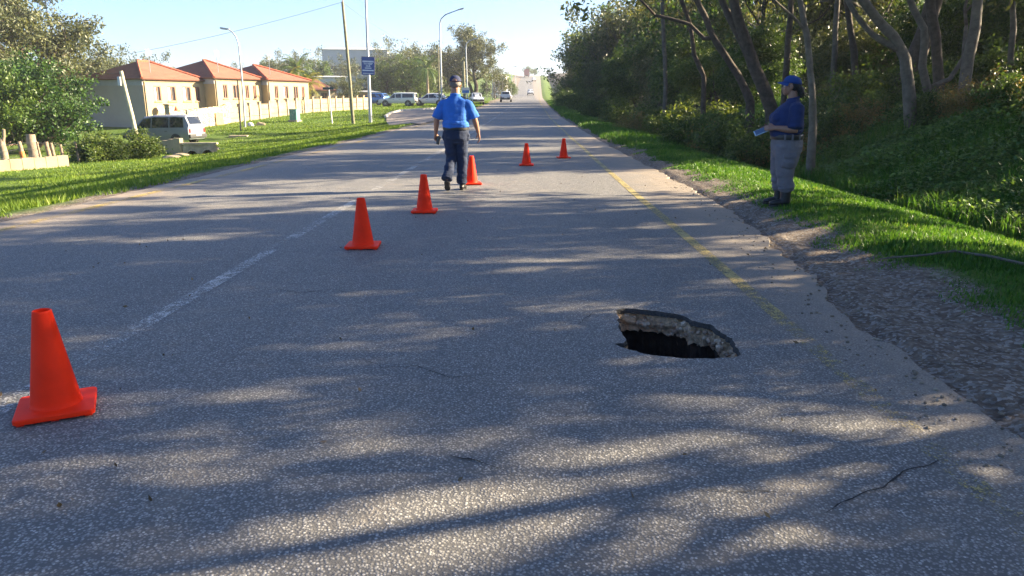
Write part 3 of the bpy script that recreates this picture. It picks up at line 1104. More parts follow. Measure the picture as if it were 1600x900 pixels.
# shrubs along the foot of the wood
SG = 'shrubs along the edge of the wood'
shr = [(1030, 31.0, 'shrub_b', 1.0), (1075, 25.0, 'shrub_a', 1.0), (1110, 23.5, 'shrub_c', 0.95), (1145, 21.0, 'shrub_a', 1.15), (1185, 19.5, 'shrub_a', 1.0), (1225, 19.0, 'shrub_c', 0.9),
       (1090, 28.5, 'shrub_b', 1.5), (1130, 26.0, 'shrub_b', 1.2), (1300, 19.5, 'shrub_a', 0.85), (1335, 19.5, 'shrub_c', 0.8), (1375, 20.0, 'shrub_b', 0.75), (1440, 18.0, 'shrub_a', 0.7),
       (1490, 17.5, 'shrub_c', 0.75), (1530, 17.0, 'shrub_c', 0.85), (1570, 16.0, 'shrub_a', 0.85), (1610, 15.5, 'shrub_c', 0.85), (1590, 19.0, 'shrub_b', 1.1), (960, 44.0, 'shrub_a', 1.3),
       (985, 36.0, 'shrub_c', 0.9), (1010, 40.0, 'shrub_a', 1.3), (930, 60.0, 'shrub_a', 1.5), (905, 78.0, 'shrub_a', 1.7), (885, 96.0, 'shrub_a', 2.0), (876, 118.0, 'shrub_a', 2.2), (1640, 14.0, 'shrub_a', 1.0), (1260, 21.0, 'shrub_a', 1.2), (1320, 22.0, 'shrub_b', 1.3), (1400, 21.5, 'shrub_a', 1.1), (1480, 20.5, 'shrub_a', 1.2), (1555, 19.5, 'shrub_a', 1.4)]
shr.sort(key=lambda t: t[0])
slabs = {'shrub_a': 'dark leafy shrub', 'shrub_b': 'light green shrub', 'shrub_c': 'twiggy rust tinged shrub'}
for i, (px, Y, k, s) in enumerate(shr):
    p = onground(px, Y)
    where = 'left of the woman' if px < 1200 else 'right of the woman'
    plant(k, p.x, p.y, s, i * 1.3, f'{slabs[k]} {where}, {(ordw + ["twenty first", "twenty second", "twenty third", "twenty fourth", "twenty fifth", "twenty sixth", "twenty seventh", "twenty eighth", "twenty ninth", "thirtieth", "thirty first", "thirty second"])[i]} shrub from the far end', 'shrub', SG)

# ---- left side vegetation
LG = 'trees behind the houses and the junction'
p = onground(60, 44)
PROTO['round'] = tree_proto('round_tree', 51, 8.0, 0.22, dict(pround, zmin=0.7, first=0.1, branches=[11, 6, 4, 3]), M_BARK_DARK, L_TREE, 0.55, 15, 0.2, 0.6, 3, 0.1, keep=0.7)
plant('round', p.x, p.y, 0.94, 0.4, 'big dense dark green round tree behind the wire fence', 'tree')
p = onground(95, 50)
plant('round', p.x, p.y, 0.72, 2.4, 'smaller bright green tree at right of the big round tree, beside the house', 'tree')
p = onground(-70, 42)
plant('round', p.x, p.y, 0.9, 4.4, 'dark green tree at the left border behind the fence', 'tree')
p = onground(60, 62)
plant('tall_gum', p.x, p.y, 0.98, 0.9, 'tall grey green gum tree towering over the round tree at far left', 'tree')
p = onground(-60, 55)
plant('tall_gum', p.x, p.y, 0.95, 2.9, 'tall gum tree at the left border, partly out of the picture', 'tree')
PROTO['hedge'] = tree_proto('bush', 61, 1.5, 0.03, dict(ps, zmin=0.0), M_BARK_DARK, L_MID, 0.22, 22, 0.07, 0.5, 2, 0.0, stems=9, lean=0.7, keep=0.95)
p = G(172, 252)
plant('hedge', p.x, p.y + 1.0, 1.9, 0.0, 'rounded leafy green bush at the end of the low wall', 'bush', None, 'bush', 1.55)
p = G(138, 250)
plant('hedge', p.x, p.y + 1.2, 1.2, 2.0, 'small leafy bush leaning on the wire fence end', 'bush', None, 'bush')

for (px, Y, k, s, lab) in [
        (605, 124, 'broad_a', 0.95, 'dark green tree behind the white pickup, leftmost of the junction trees'),
        (635, 126, 'broad_a', 1.05, 'large dark green tree right behind the white pickup'),
        (662, 132, 'broad_b', 1.15, 'grey green tree above the white car beside the pickup'),
        (585, 135, 'broad_a', 0.75, 'dark tree behind the blue sign'),
        (690, 140, 'broad_b', 1.1, 'grey green tree left of the walking man, behind the lamp post'),
        (712, 150, 'broad_b', 1.2, 'grey green tree behind the head of the walking man'),
        (775, 165, 'broad_b', 1.0, 'loose grey green tree at the right side of the great junction tree'),
        (800, 200, 'broad_a', 0.6, 'small dark tree beside the far road on the left'),
        (558, 110, 'broad_b', 0.55, 'low tree with rusty leaves beside the leaning utility pole'),
        (530, 112, 'broad_b', 0.5, 'low loose tree left of the leaning utility pole')]:
    p = onground(px, Y)
    plant(k, p.x, p.y, s, px * 0.37, lab, 'tree', LG)
p = onground(742, 138)
plant('tall_gum', p.x, p.y, 1.0, 1.9, 'great spreading gum tree at the junction behind the walking man', 'tree', LG)
for i, (px, Y, k, s) in enumerate([(200, 100, 'broad_b', 0.95), (245, 105, 'broad_b', 0.9), (160, 95, 'broad_b', 1.0), (400, 150, 'broad_b', 0.8), (430, 165, 'broad_a', 1.0), (455, 150, 'broad_b', 1.05), (485, 155, 'broad_b', 1.15), (510, 150, 'broad_a', 0.95), (545, 175, 'broad_b', 1.1), (650, 190, 'broad_b', 1.7), (620, 185, 'broad_b', 1.45)]):
    p = onground(px, Y)
    plant(k, p.x, p.y, s, i * 1.1, 'hazy skyline tree behind the houses, ' + ordw[i] + ' from the left' if i < 9 else 'tall hazy tree above the junction trees, ' + ('right one' if i == 9 else 'left one') + ' of the pair', 'tree', LG)
for i, (px, Y, s) in enumerate([(827, 430, 0.75), (834, 436, 0.6)]):
    p = onground(px, Y)
    plant('broad_a', p.x, p.y, s, i, ['larger dark tree on the crest of the far road', 'smaller dark tree on the crest of the far road'][i], 'tree')


# palms
def palm(label, px, Y, h, s, leafm, seed, n=22, fl=2.4):
    rr = random.Random(seed)
    p = onground(px, Y)
    root = thing('palm_tree', label, 'palm tree', (p.x, p.y, p.z - 0.05), 0, 'palm trees behind the boundary wall')
    bm = new()
    tube(bm, [(0, 0, -0.2), (0.05, 0, h * 0.4), (0.02, 0.04, h * 0.8), (0.0, 0, h)], [0.2 * s, 0.15 * s, 0.14 * s, 0.17 * s], 9)
    obj('trunk', bm, M_BARK_TAN, root, True, None)
    for k in range(n):
        az = 2 * PI * k / n * 2.618 + rr.random()
        el = rad(rr.uniform(-25, 75))
        bm = new()
        pts = []
        d = Vector((math.cos(az) * math.cos(el), math.sin(az) * math.cos(el), math.sin(el)))
        q = Vector((0, 0, h))
        for i in range(8):
            pts.append(q.copy())
            q = q + d * (fl * s / 7)
            d = (d + Vector((0, 0, -0.16 - 0.05 * i))).normalized()
        tube(bm, pts, [0.03 * s * (1 - i / 9) for i in range(8)], 4)
        side = Vector((-math.sin(az), math.cos(az), 0))
        for i in range(1, 8):
            for j in range(3):
                t = j / 3
                c = pts[i - 1].lerp(pts[i], t)
                tang = (pts[i] - pts[i - 1]).normalized()
                L = 0.55 * s * math.sin(PI * min(0.97, (i + t) / 8.4)) + 0.08
                for sg in (-1, 1):
                    tip = c + side * sg * L * 0.8 + tang * L * 0.45 + Vector((0, 0, -L * 0.45))
                    a = bm.verts.new(c - tang * 0.035 * s)
                    b = bm.verts.new(c + tang * 0.045 * s)
                    e = bm.verts.new(tip)
                    bm.faces.new((a, b, e))
        obj('frond', bm, leafm, root)
    return root


palm('bright yellow green palm, leftmost, rising above the boundary wall', 462, 84, 3.3, 1.0, L_YEL, 1)
palm('green palm standing taller behind the yellow palm', 478, 95, 4.6, 1.15, L_MID, 2)
palm('golden palm with spreading fronds over the boundary wall', 490, 90, 2.7, 1.1, L_YEL, 3)
palm('dark palm among the trees above the white car', 672, 120, 5.2, 1.4, L_DARK, 4)


# ------------------------------------------------------------------ grass
def m_grass(name, stops):
    m, nt, out = nodes(name)
    geo = nt.nodes.new('ShaderNodeNewGeometry')
    v = coords(nt)
    f = math_n(nt, 'ADD', math_n(nt, 'MULTIPLY', geo.outputs['Random Per Island'], 0.55), math_n(nt, 'MULTIPLY_ADD', noise_n(nt, v, 0.6, 4, 0.6), 1.1, -0.32), clamp=True)
    c = ramp(nt, f, stops)
    b = N(nt, 'ShaderNodeBsdfPrincipled', Roughness=0.5)
    b.inputs['Specular IOR Level'].default_value = 0.3
    nt.links.new(c, b.inputs['Base Color'])
    t = nt.nodes.new('ShaderNodeBsdfTranslucent')
    nt.links.new(mix(nt, 1.0, c, (1.2, 1.15, 0.6), 'MULTIPLY'), t.inputs[0])
    ms = nt.nodes.new('ShaderNodeMixShader')
    ms.inputs[0].default_value = 0.4
    nt.links.new(b.outputs[0], ms.inputs[1])
    nt.links.new(t.outputs[0], ms.inputs[2])
    nt.links.new(ms.outputs[0], out.inputs[0])
    return m


M_GR = m_grass('shade_toned_verge_grass', [(0.0, (0.025, 0.08, 0.012)), (0.45, (0.06, 0.155, 0.02)), (0.8, (0.12, 0.22, 0.03)), (1.0, (0.26, 0.25, 0.09))])  # deeper green carries the shade of the right verge in its colour
M_GL = m_grass('sun_toned_field_grass', [(0.0, (0.05, 0.10, 0.014)), (0.4, (0.11, 0.19, 0.022)), (0.8, (0.20, 0.27, 0.035)), (1.0, (0.33, 0.31, 0.09))])  # yellower green carries the sunlight of the left field in its colour


def noise2(x, y, s, seed=0.0):
    out = np.empty(len(x))
    for i in range(len(x)):
        out[i] = noise.noise(Vector((x[i] * s, y[i] * s, seed)))
    return out


def grass(name, label, x, y, h, w, m, lean=0.5, bend=True, zfun=None):
    n = len(x)
    z = H(x, y) - 0.02 if zfun is None else zfun(x, y)
    az = RNG.random(n) * 2 * PI
    la = RNG.random(n) * 2 * PI
    ln = np.abs(RNG.normal(0, lean, n)) * h
    sx, sy = np.cos(az) * w * 0.5, np.sin(az) * w * 0.5
    tx, ty = np.cos(la) * ln, np.sin(la) * ln
    if bend:
        V = np.empty((n, 5, 3))
        V[:, 0] = np.stack([x - sx, y - sy, z], 1)
        V[:, 1] = np.stack([x + sx, y + sy, z], 1)
        V[:, 2] = np.stack([x + sx * .8 + tx * .3, y + sy * .8 + ty * .3, z + h * .6], 1)
        V[:, 3] = np.stack([x - sx * .8 + tx * .3, y - sy * .8 + ty * .3, z + h * .6], 1)
        V[:, 4] = np.stack([x + tx, y + ty, z + h * np.clip(1 - ln * 0.25 / h, .5, 1)], 1)
        k = np.arange(n)[:, None] * 5
        F = np.concatenate([k + np.array([[0, 1, 2]]), k + np.array([[0, 2, 3]]), k + np.array([[3, 2, 4]])], 1).reshape(-1, 3)
        o = npmesh(name, V.reshape(-1, 3), F, 3, m)
    else:
        V = np.empty((n, 3, 3))
        V[:, 0] = np.stack([x - sx, y - sy, z], 1)
        V[:, 1] = np.stack([x + sx, y + sy, z], 1)
        V[:, 2] = np.stack([x + tx, y + ty, z + h], 1)
        o = npmesh(name, V.reshape(-1, 3), np.arange(n * 3).reshape(-1, 3), 3, m)
    tag(o, label, 'grass')
    o['kind'] = 'stuff'
    return o


def scatter(n, x0, x1, ypow, y0, y1):
    x = RNG.uniform(x0, x1, n)
    t = RNG.random(n)
    y = y0 * (y1 / y0) ** (t ** ypow)
    return x, y


# right verge, close
x, y = scatter(125000, 2.75, 7.0, 0.9, 3.2, 26)
e = 3.08 + 0.35 * noise2(x, y, 1.3) + 0.12 * noise2(x, y, 5.0, 3)
k = x > e + RNG.exponential(0.07, len(x)) - 0.05
x, y, e = x[k], y[k], e[k]
h = RNG.uniform(0.04, 0.11, len(x)) * np.clip(0.45 + (x - e) * 1.2, 0.45, 1.0)
grass('grass', 'short lush green grass on the right verge', x, y, h, np.clip(0.0012 * y + 0.004, 0.006, 0.03), M_GR, 0.5)
# right verge, far
x, y = scatter(45000, 2.6, 8.5, 1.0, 24, 140)
k = x > 2.85 + 0.3 * noise2(x, y, 0.8)
x, y = x[k] + road_c(y[k]), y[k]
grass('grass', 'grass on the right verge far along the road', x, y, RNG.uniform(0.1, 0.24, len(x)), np.clip(0.0014 * y, 0.03, 0.12), M_GR, 0.5, False)
# left field
x, y = scatter(150000, -30, -6.5, 0.9, 9, 62)
x = -6.5 - (-(x + 6.5)) * RNG.uniform(0.25, 1, len(x))
e = -6.85 + 0.55 * noise2(x, y, 0.5) + 0.2 * noise2(x, y, 2.2, 4)
k = (x < e + 0.05 - RNG.exponential(0.09, len(x))) & ~((x > -16.8) & (y > 43.5) & (x > np.interp(y, [43, 46.5, 49.5, 53.5, 58, 63], [-6.1, -7.2, -8.6, -9.8, -10.8, -11.8])) & (y < 93))
k &= ((x - PIT[0]) ** 2 + (y - PIT[1]) ** 2) > 0.8
k &= ~((x > -31) & (x < -21.5) & (y > 46.5) & (y < 57))
x, y = x[k], y[k]
tall = 0.6 + 0.8 * np.clip(noise2(x, y, 0.8, 9) + 0.3, 0, 1)
grass('grass', 'sunlit yellow green grass between the road and the wire fence', x, y, RNG.uniform(0.05, 0.15, len(x)) * tall, np.clip(0.0013 * y + 0.006, 0.014, 0.09), M_GL, 0.55, False)
x, y = scatter(45000, -32, -6.4, 1.0, 58, 130)
side_x = np.interp(y, [58, 63, 69, 74.5, 79.5, 84, 88, 91.5, 93], [-10.8, -11.8, -12.9, -13.4, -13.2, -11.8, -9.6, -6.9, -6.3])
k = x < side_x - 0.15
x, y = x[k], y[k]
grass('grass', 'mown grass along the boundary wall and around the junction', x, y, RNG.uniform(0.06, 0.16, len(x)), np.clip(0.0012 * y, 0.05, 0.14), M_GL, 0.55, False)
# weeds and ground cover on the bank
n = 190000
x, y = scatter(n, 5.6, 10.8, 0.9, 5.0, 34)
den = noise2(x, y, 0.55, 2) + 0.35 * noise2(x, y, 2.0, 6)
k = (den > -1.5) & (x > 6.25 + 0.4 * noise2(x, y, 0.9, 8))
x, y, den = x[k], y[k], den[k]
z = H(x, y) + RNG.random(len(x)) ** 1.3 * np.clip(0.16 + 0.42 * (den + 0.3), 0.10, 0.5)
V = np.empty((len(x), 4, 3))
c = np.stack([x, y, z], 1)
d = RNG.normal(0, 1, (len(x), 3)); d[:, 2] *= 0.45
d /= np.linalg.norm(d, axis=1, keepdims=True)
s = np.cross(d, RNG.normal(0, 0.5, (len(x), 3)) + np.array([0, 0, 1.2]))
s /= np.linalg.norm(s, axis=1, keepdims=True)
L = (RNG.uniform(0.03, 0.075, len(x)) * np.clip(y / 12, 0.85, 1.7))[:, None]
V[:, 0] = c - d * L * .5
V[:, 1] = c + s * L * .42
V[:, 2] = c + d * L * .5
V[:, 3] = c - s * L * .42
o = npmesh('ground_cover', V.reshape(-1, 3), np.arange(len(x) * 4).reshape(-1, 4), 4, L_IVY)
tag(o, 'low leafy ground cover creeping over the bank below the wood', 'ground cover')
o['kind'] = 'stuff'
x, y = scatter(60000, 6.0, 11.0, 0.9, 5.5, 34)
k = noise2(x, y, 0.5, 12) > -0.22
x, y = x[k], y[k]
grass('grass', 'long loose grass among the ground cover on the bank', x, y, RNG.uniform(0.12, 0.42, len(x)), np.clip(0.0009 * y + 0.004, 0.008, 0.03), M_GR, 0.5)

# ================================================================== BUILT THINGS
M_CREAM = mat('cream_plaster', (0.42, 0.325, 0.175), 0.9, 0.08, 0.8, 0.25, 30)
M_CREAM2 = mat('pale_cream_plaster', (0.33, 0.265, 0.175), 0.9, 0.2, 1.2, 0.3, 30)
M_GABLE = mat('grey_beige_plaster', (0.36, 0.34, 0.31), 0.9, 0.06, 0.6, 0.2, 30)
M_TRIM = mat('grey_blue_fascia', (0.33, 0.36, 0.40), 0.7, 0.08, 3)
M_BROWN = mat('brown_timber_frame', (0.20, 0.10, 0.06), 0.6, 0.2, 8)
M_CURTAIN = mat('white_curtain', (0.75, 0.73, 0.70), 0.9, 0.08, 5)
M_PANE = glass('window_glass', (0.05, 0.05, 0.055))
M_WHITE = mat('white_plaster', (0.62, 0.60, 0.57), 0.9, 0.05, 1)
M_GREYW = mat('grey_wall', (0.45, 0.46, 0.47), 0.9, 0.08, 0.6)
M_STEEL = mat('galvanised_steel', (0.42, 0.44, 0.46), 0.45, 0.1, 8, 0.0, 40, 0.6)
M_WOODP = mat('weathered_pole_wood', (0.20, 0.19, 0.12), 0.9, 0.3, 4, 0.6, 20)
M_WOODF = mat('old_fence_post_wood', (0.27, 0.20, 0.14), 0.95, 0.35, 9, 0.8, 25)
M_WIRE = mat('wire', (0.10, 0.10, 0.10), 0.6, 0.1, 5)
M_CONC = mat('stained_concrete', (0.36, 0.30, 0.23), 0.95, 0.35, 3, 0.6, 30)
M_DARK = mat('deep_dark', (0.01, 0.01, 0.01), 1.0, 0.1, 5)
M_BLACK = mat('black_rubber', (0.022, 0.022, 0.024), 0.7, 0.2, 20)


def m_tiles():
    m, nt, out = nodes('terracotta_roof_tiles')
    v = coords(nt)
    sx = nt.nodes.new('ShaderNodeSeparateXYZ')
    nt.links.new(v, sx.inputs[0])
    w = math_n(nt, 'FRACT', math_n(nt, 'MULTIPLY', sx.outputs[2], 7.5))
    n1 = noise_n(nt, v, 1.6, 5, 0.6)
    n2 = noise_n(nt, v, 12, 4, 0.6)
    c = ramp(nt, n1, [(0.3, (0.15, 0.062, 0.04)), (0.6, (0.21, 0.085, 0.05)), (0.8, (0.25, 0.125, 0.08))])
    c = mix(nt, math_n(nt, 'MULTIPLY', n2, 0.3), c, (0.25, 0.10, 0.06))
    c = mix(nt, math_n(nt, 'MULTIPLY_ADD', w, -5.0, 1.0, clamp=True), c, (0.07, 0.035, 0.025))
    b = N(nt, 'ShaderNodeBsdfPrincipled', Roughness=0.8)
    nt.links.new(c, b.inputs['Base Color'])
    bn = N(nt, 'ShaderNodeBump', Strength=1.0, Distance=0.09)
    nt.links.new(w, bn.inputs['Height'])
    nt.links.new(bn.outputs[0], b.inputs['Normal'])
    nt.links.new(b.outputs[0], out.inputs[0])
    return m


M_TILE = m_tiles()
M_RIDGE = mat('terracotta_ridge', (0.38, 0.10, 0.05), 0.8, 0.15, 5)


def wall_panel(bm, o, ux, L, Hh, openings, depth=0.14):
    """upright wall face from corner o along unit ux with real openings (x0,x1,z0,z1) and reveals; inward is to the left of ux"""
    ux = Vector(ux)
    inn = Vector((-ux.y, ux.x, 0))
    xs = sorted({0.0, L, *[a for q in openings for a in q[:2]]})
    zs = sorted({0.0, Hh, *[a for q in openings for a in q[2:4]]})

    def P(x, z, k=0.0):
        return bm.verts.new(Vector(o) + ux * x + inn * k + Vector((0, 0, z)))

    def hit(x, z):
        return any(a < x < b and c < z < d for a, b, c, d in openings)
    for x0, x1 in zip(xs, xs[1:]):
        for z0, z1 in zip(zs, zs[1:]):
            if not hit((x0 + x1) / 2, (z0 + z1) / 2):
                bm.faces.new((P(x0, z0), P(x1, z0), P(x1, z1), P(x0, z1)))
    for a, b, c, d in openings:
        q = [(a, c), (b, c), (b, d), (a, d)]
        for (xa, za), (xb, zb) in zip(q, q[1:] + q[:1]):
            bm.faces.new((P(xa, za), P(xb, zb), P(xb, zb, depth), P(xa, za, depth)))
        bm.faces.new((P(a, c, depth + .25), P(b, c, depth + .25), P(b, d, depth + .25), P(a, d, depth + .25)))


def window(root, o, ux, q, curtain=0.0):
    ux = Vector(ux)
    inn = Vector((-ux.y, ux.x, 0))
    a, b, c, d = q
    rz = math.atan2(ux.y, ux.x)

    def C(x, z, k):
        return Vector(o) + ux * x + inn * k + Vector((0, 0, z))
    bm = new()
    t = 0.09
    for (x0, x1, z0, z1) in ((a, b, c, c + t), (a, b, d - t, d), (a, a + t, c + t, d - t), (b - t, b, c + t, d - t), ((a + b) / 2 - t / 2, (a + b) / 2 + t / 2, c + t, d - t)):
        bx(bm, C((x0 + x1) / 2, (z0 + z1) / 2, 0.05), (x1 - x0, 0.06, z1 - z0), rz)
    w = obj('window', bm, M_BROWN, root)
    bm = new()
    bx(bm, C((a + b) / 2, (c + d) / 2, 0.10), (b - a, 0.01, d - c), rz)
    obj('pane', bm, M_PANE, w)
    bm = new()
    bx(bm, C((a + b) / 2, c - 0.03, -0.03), (b - a + 0.12, 0.14, 0.06), rz)
    obj('sill', bm, M_CREAM2, w)
    if curtain:
        bm = new()
        x0 = a + t + 0.01
        bx(bm, C(x0 + (b - a - 2 * t) * curtain / 2, (c + d) / 2, 0.085), ((b - a - 2 * t) * curtain, 0.012, d - c - 2 * t - 0.02), rz)
        obj('curtain', bm, M_CURTAIN, w)


def hip_roof(bm, L, D, z, rise, ov, x0h, x1h):
    a = [bm.verts.new(p) for p in ((-ov, -ov, z), (L + ov, -ov, z), (L + ov, D + ov, z), (-ov, D + ov, z))]
    r0 = bm.verts.new((x0h, D / 2, z + rise))
    r1 = bm.verts.new((L - x1h, D / 2, z + rise))
    bm.faces.new((a[0], a[1], r1, r0))
    bm.faces.new((a[1], a[2], r1))
    bm.faces.new((a[2], a[3], r0, r1))
    bm.faces.new((a[3], a[0], r0))
    # soffit with a thin edge
    b = [bm.verts.new(v.co + Vector((0, 0, -0.09))) for v in a]
    for i in range(4):
        j = (i + 1) % 4
        bm.faces.new((a[i], a[j], b[j], b[i]))
    bm.faces.new(b[::-1])


ROW_D = Vector((0.35, 0.937, 0)).normalized()
ROW_A = math.atan2(ROW_D.y, ROW_D.x)
ROW_N = Vector((ROW_D.y, -ROW_D.x, 0))


def house(label, corner, L, D, eave_abs, rise, wins, seed, x0h, x1h):
    gz = Hs(corner[0], corner[1]) - 0.3
    root = thing('house', label, 'house', (corner[0], corner[1], gz), ROW_A, 'row of cream houses on the left')
    Hh = eave_abs - gz
    wz0, wz1 = Hh - 1.85, Hh - 0.55
    ops = [(x, x + w, wz0, wz1) for x, w, c in wins]
    gops = [(x, x + w, 0.9, 2.2) for x, w, c in wins[::2]]
    bm = new()
    wall_panel(bm, (0, 0, 0), (1, 0, 0), L, Hh, ops + [])
    wall_panel(bm, (L, 0, 0), (0, 1, 0), D, Hh, [])
    wall_panel(bm, (L, D, 0), (-1, 0, 0), L, Hh, [])
    obj('wall', bm, M_CREAM, root)
    bm = new()
    wall_panel(bm, (0, D, 0), (0, -1, 0), D, Hh, [])
    obj('end_wall', bm, M_GABLE if seed == 1 else M_CREAM, root)
    for q, (x, w, c) in zip(ops, wins):
        window(root, (0, 0, 0), (1, 0, 0), q, c)
    bm = new()
    hip_roof(bm, L, D, Hh + 0.02, rise, 0.28, x0h, x1h)
    rf = obj('roof', bm, M_TILE, root)
    for p, q in (((-0.28, -0.28, Hh + 0.05), (x0h, D / 2, Hh + rise + 0.05)), ((L + 0.28, -0.28, Hh + 0.05), (L - x1h, D / 2, Hh + rise + 0.05)), ((x0h, D / 2, Hh + rise + 0.05), (L - x1h, D / 2, Hh + rise + 0.05))):
        bm = new()
        n = 14
        tube(bm, [Vector(p).lerp(Vector(q), i / n) for i in range(n + 1)], [0.13 if i % 2 else 0.11 for i in range(n + 1)], 6)
        obj('ridge_tiles', bm, M_RIDGE, rf)
    bm = new()
    bx(bm, (-0.03, D / 2, Hh - 0.28), (0.05, D, 0.5))
    obj('fascia_band', bm, M_TRIM, root)
    bm = new()
    bx(bm, (L / 2, -0.03, Hh - 0.12), (L, 0.05, 0.2))
    obj('cornice', bm, M_CREAM2, root)
    bm = new()
    tube(bm, [(0.14, -0.06, 0), (0.14, -0.06, Hh - 0.25), (0.14, -0.02, Hh)], 0.05, 8)
    obj('downpipe', bm, M_CREAM2, root, True)
    bm = new()
    prof = [(0.02, 0.0), (0.18, 0.02), (0.30, 0.07), (0.34, 0.12)]
    lathe(bm, prof + [(0.33, 0.13), (0.17, 0.035)], 20, Matrix.Translation((L * 0.18, -0.3, Hh - 2.55)) @ Matrix.Rotation(rad(70), 4, 'X'))
    ds = obj('satellite_dish', bm, mat('dish_paint', (0.62, 0.60, 0.55), 0.5, 0.05, 4), root, True)
    bm = new()
    tube(bm, [(L * 0.18, -0.3, Hh - 2.55), (L * 0.18, -0.1, Hh - 2.65), (L * 0.18, 0.02, Hh - 2.65)], 0.025, 6)
    obj('bracket', bm, M_STEEL, ds)
    # aerial
    bm = new()
    tube(bm, [(L * 0.3, 1.2, Hh + 0.2), (L * 0.3, 1.2, Hh + 2.6)], 0.03, 5)
    for k in range(5):
        tube(bm, [(L * 0.3 - 0.3, 1.2, Hh + 2.0 + k * 0.12), (L * 0.3 + 0.3, 1.2, Hh + 2.0 + k * 0.12)], 0.012, 4)
    obj('aerial', bm, M_STEEL, root)
    return root


c1 = atY(226, 157, 64.0)
c1b = Vector((c1.x, 64.0, 0))
house('nearest cream house with a plain grey end wall facing the road', (c1b.x, c1b.y), 6.9, 7.6, 3.18, 1.6, [(1.1, 0.75, 0.35), (2.55, 0.95, 0.45), (4.3, 0.95, 0.5), (5.75, 0.6, 0)], 1, 3.2, 2.4)
p2 = c1b + ROW_D * 6.9 + ROW_N * 1.3
house('middle house of the cream row with four narrow brown windows', (p2.x, p2.y), 6.4, 8.6, 3.42, 1.75, [(1.0, 0.6, 0), (2.3, 0.9, 0), (4.0, 0.55, 0), (5.1, 0.5, 0)], 2, 3.4, 2.6)
p3 = p2 + ROW_D * 6.45 + ROW_N * 0.7
house('farthest house of the cream row, partly behind the palms', (p3.x, p3.y), 6.6, 8.6, 3.42, 1.55, [(1.0, 0.6, 0), (2.4, 0.8, 0.3), (4.0, 0.8, 0), (5.4, 0.5, 0)], 3, 3.2, 3.0)

# stone and panel boundary wall
m, nt, out = nodes('rubble_stone')
v = coords(nt)
vo = N(nt, 'ShaderNodeTexVoronoi', Scale=4.5)
nt.links.new(v, vo.inputs['Vector'])
vd = N(nt, 'ShaderNodeTexVoronoi', Scale=4.5, feature='DISTANCE_TO_EDGE')
nt.links.new(v, vd.inputs['Vector'])
sp = nt.nodes.new('ShaderNodeSeparateColor')
nt.links.new(vo.outputs['Color'], sp.inputs[0])
b = N(nt, 'ShaderNodeBsdfPrincipled', Roughness=0.9)
cst = ramp(nt, sp.outputs[0], [(0.0, (0.42, 0.30, 0.18)), (0.6, (0.60, 0.48, 0.32)), (1.0, (0.68, 0.60, 0.46))])
nt.links.new(mix(nt, math_n(nt, 'MULTIPLY', vd.outputs['Distance'], 12, clamp=True), (0.40, 0.33, 0.24), cst), b.inputs['Base Color'])
bn = N(nt, 'ShaderNodeBump', Strength=1.0, Distance=0.05)
nt.links.new(math_n(nt, 'MULTIPLY', vd.outputs['Distance'], 6, clamp=True), bn.inputs['Height'])
nt.links.new(bn.outputs[0], b.inputs['Normal'])
nt.links.new(b.outputs[0], out.inputs[0])
M_STONE = m

w0 = c1b + ROW_N * 4.6 - ROW_D * 1.6
st_root = thing('stone_wall', 'stone clad wall with a gate pillar behind the silver van', 'wall', (w0.x, w0.y, Hs(w0.x, w0.y)), ROW_A)
bm = new()
NS = 10
for i in range(NS):
    x0, x1 = i * 0.62, (i + 1) * 0.62
    g = w0 + ROW_D * (x0 + x1) / 2
    zb = Hs(g.x, g.y) - Hs(w0.x, w0.y)
    bx(bm, ((x0 + x1) / 2, 0, zb + 0.62), (0.622, 0.34, 1.9))
obj('wall', bm, M_STONE, st_root)
bm = new()
bx(bm, (-0.3, 0, 0.8), (0.5, 0.5, 2.5))
pl = obj('gate_pillar', bm, M_STONE, st_root)
bm = new()
bx(bm, (-0.3, 0, 2.1), (0.62, 0.62, 0.1))
obj('pillar_cap', bm, M_CREAM2, pl)
bm = new()
bx(bm, (4.9, -0.24, 0.75), (0.9, 0.06, 1.3))
obj('notice_board', bm, mat('board_brown', (0.45, 0.26, 0.12), 0.8, 0.2, 6), st_root)
bm = new()
lathe(bm, [(0.02, 0.0), (0.16, 0.02), (0.14, 0.16), (0.05, 0.34), (0.02, 0.42)], 12, Matrix.Translation((0.4, 0, 1.58)))
obj('clay_lantern', bm, M_RIDGE, st_root, True)

bw = w0 + ROW_D * 6.3
BW_Z = Hs(bw.x, bw.y)
bwr = thing('panel_wall', 'long cream panel wall with square pillars in front of the houses', 'wall', (bw.x, bw.y, BW_Z), ROW_A)
SPN = 1.36
for i in range(18):
    g = bw + ROW_D * (i * SPN)
    g2 = bw + ROW_D * ((i + 0.5) * SPN)
    z = Hs(g.x, g.y) - BW_Z
    z2 = Hs(g2.x, g2.y) - BW_Z
    bm = new()
    bx(bm, (i * SPN, 0, z + 0.66), (0.2, 0.26, 1.75), 0, None, 0.01)
    pp = obj('pillar', bm, mat('pillar_plaster', (0.38, 0.30, 0.20), 0.9, 0.12, 2, 0.3, 30), bwr)
    bm = new()
    bx(bm, (i * SPN, 0, z + 1.56), (0.27, 0.33, 0.06))
    obj('pillar_cap', bm, M_CREAM2, pp)
    if i < 17:
        for kk, (zc, hh) in enumerate(((0.12, 0.5), (0.62, 0.46), (1.08, 0.42))):
            bm = new()
            bx(bm, ((i + 0.5) * SPN, 0, z2 + zc), (SPN - 0.21, 0.08 + 0.012 * (kk == 0), hh - 0.012))
            obj('panel', bm, M_CREAM2, bwr)
        bm = new()
        bx(bm, ((i + 0.5) * SPN, 0, z2 + 1.32), (SPN - 0.21, 0.14, 0.05))
        obj('coping', bm, M_CREAM2, bwr)

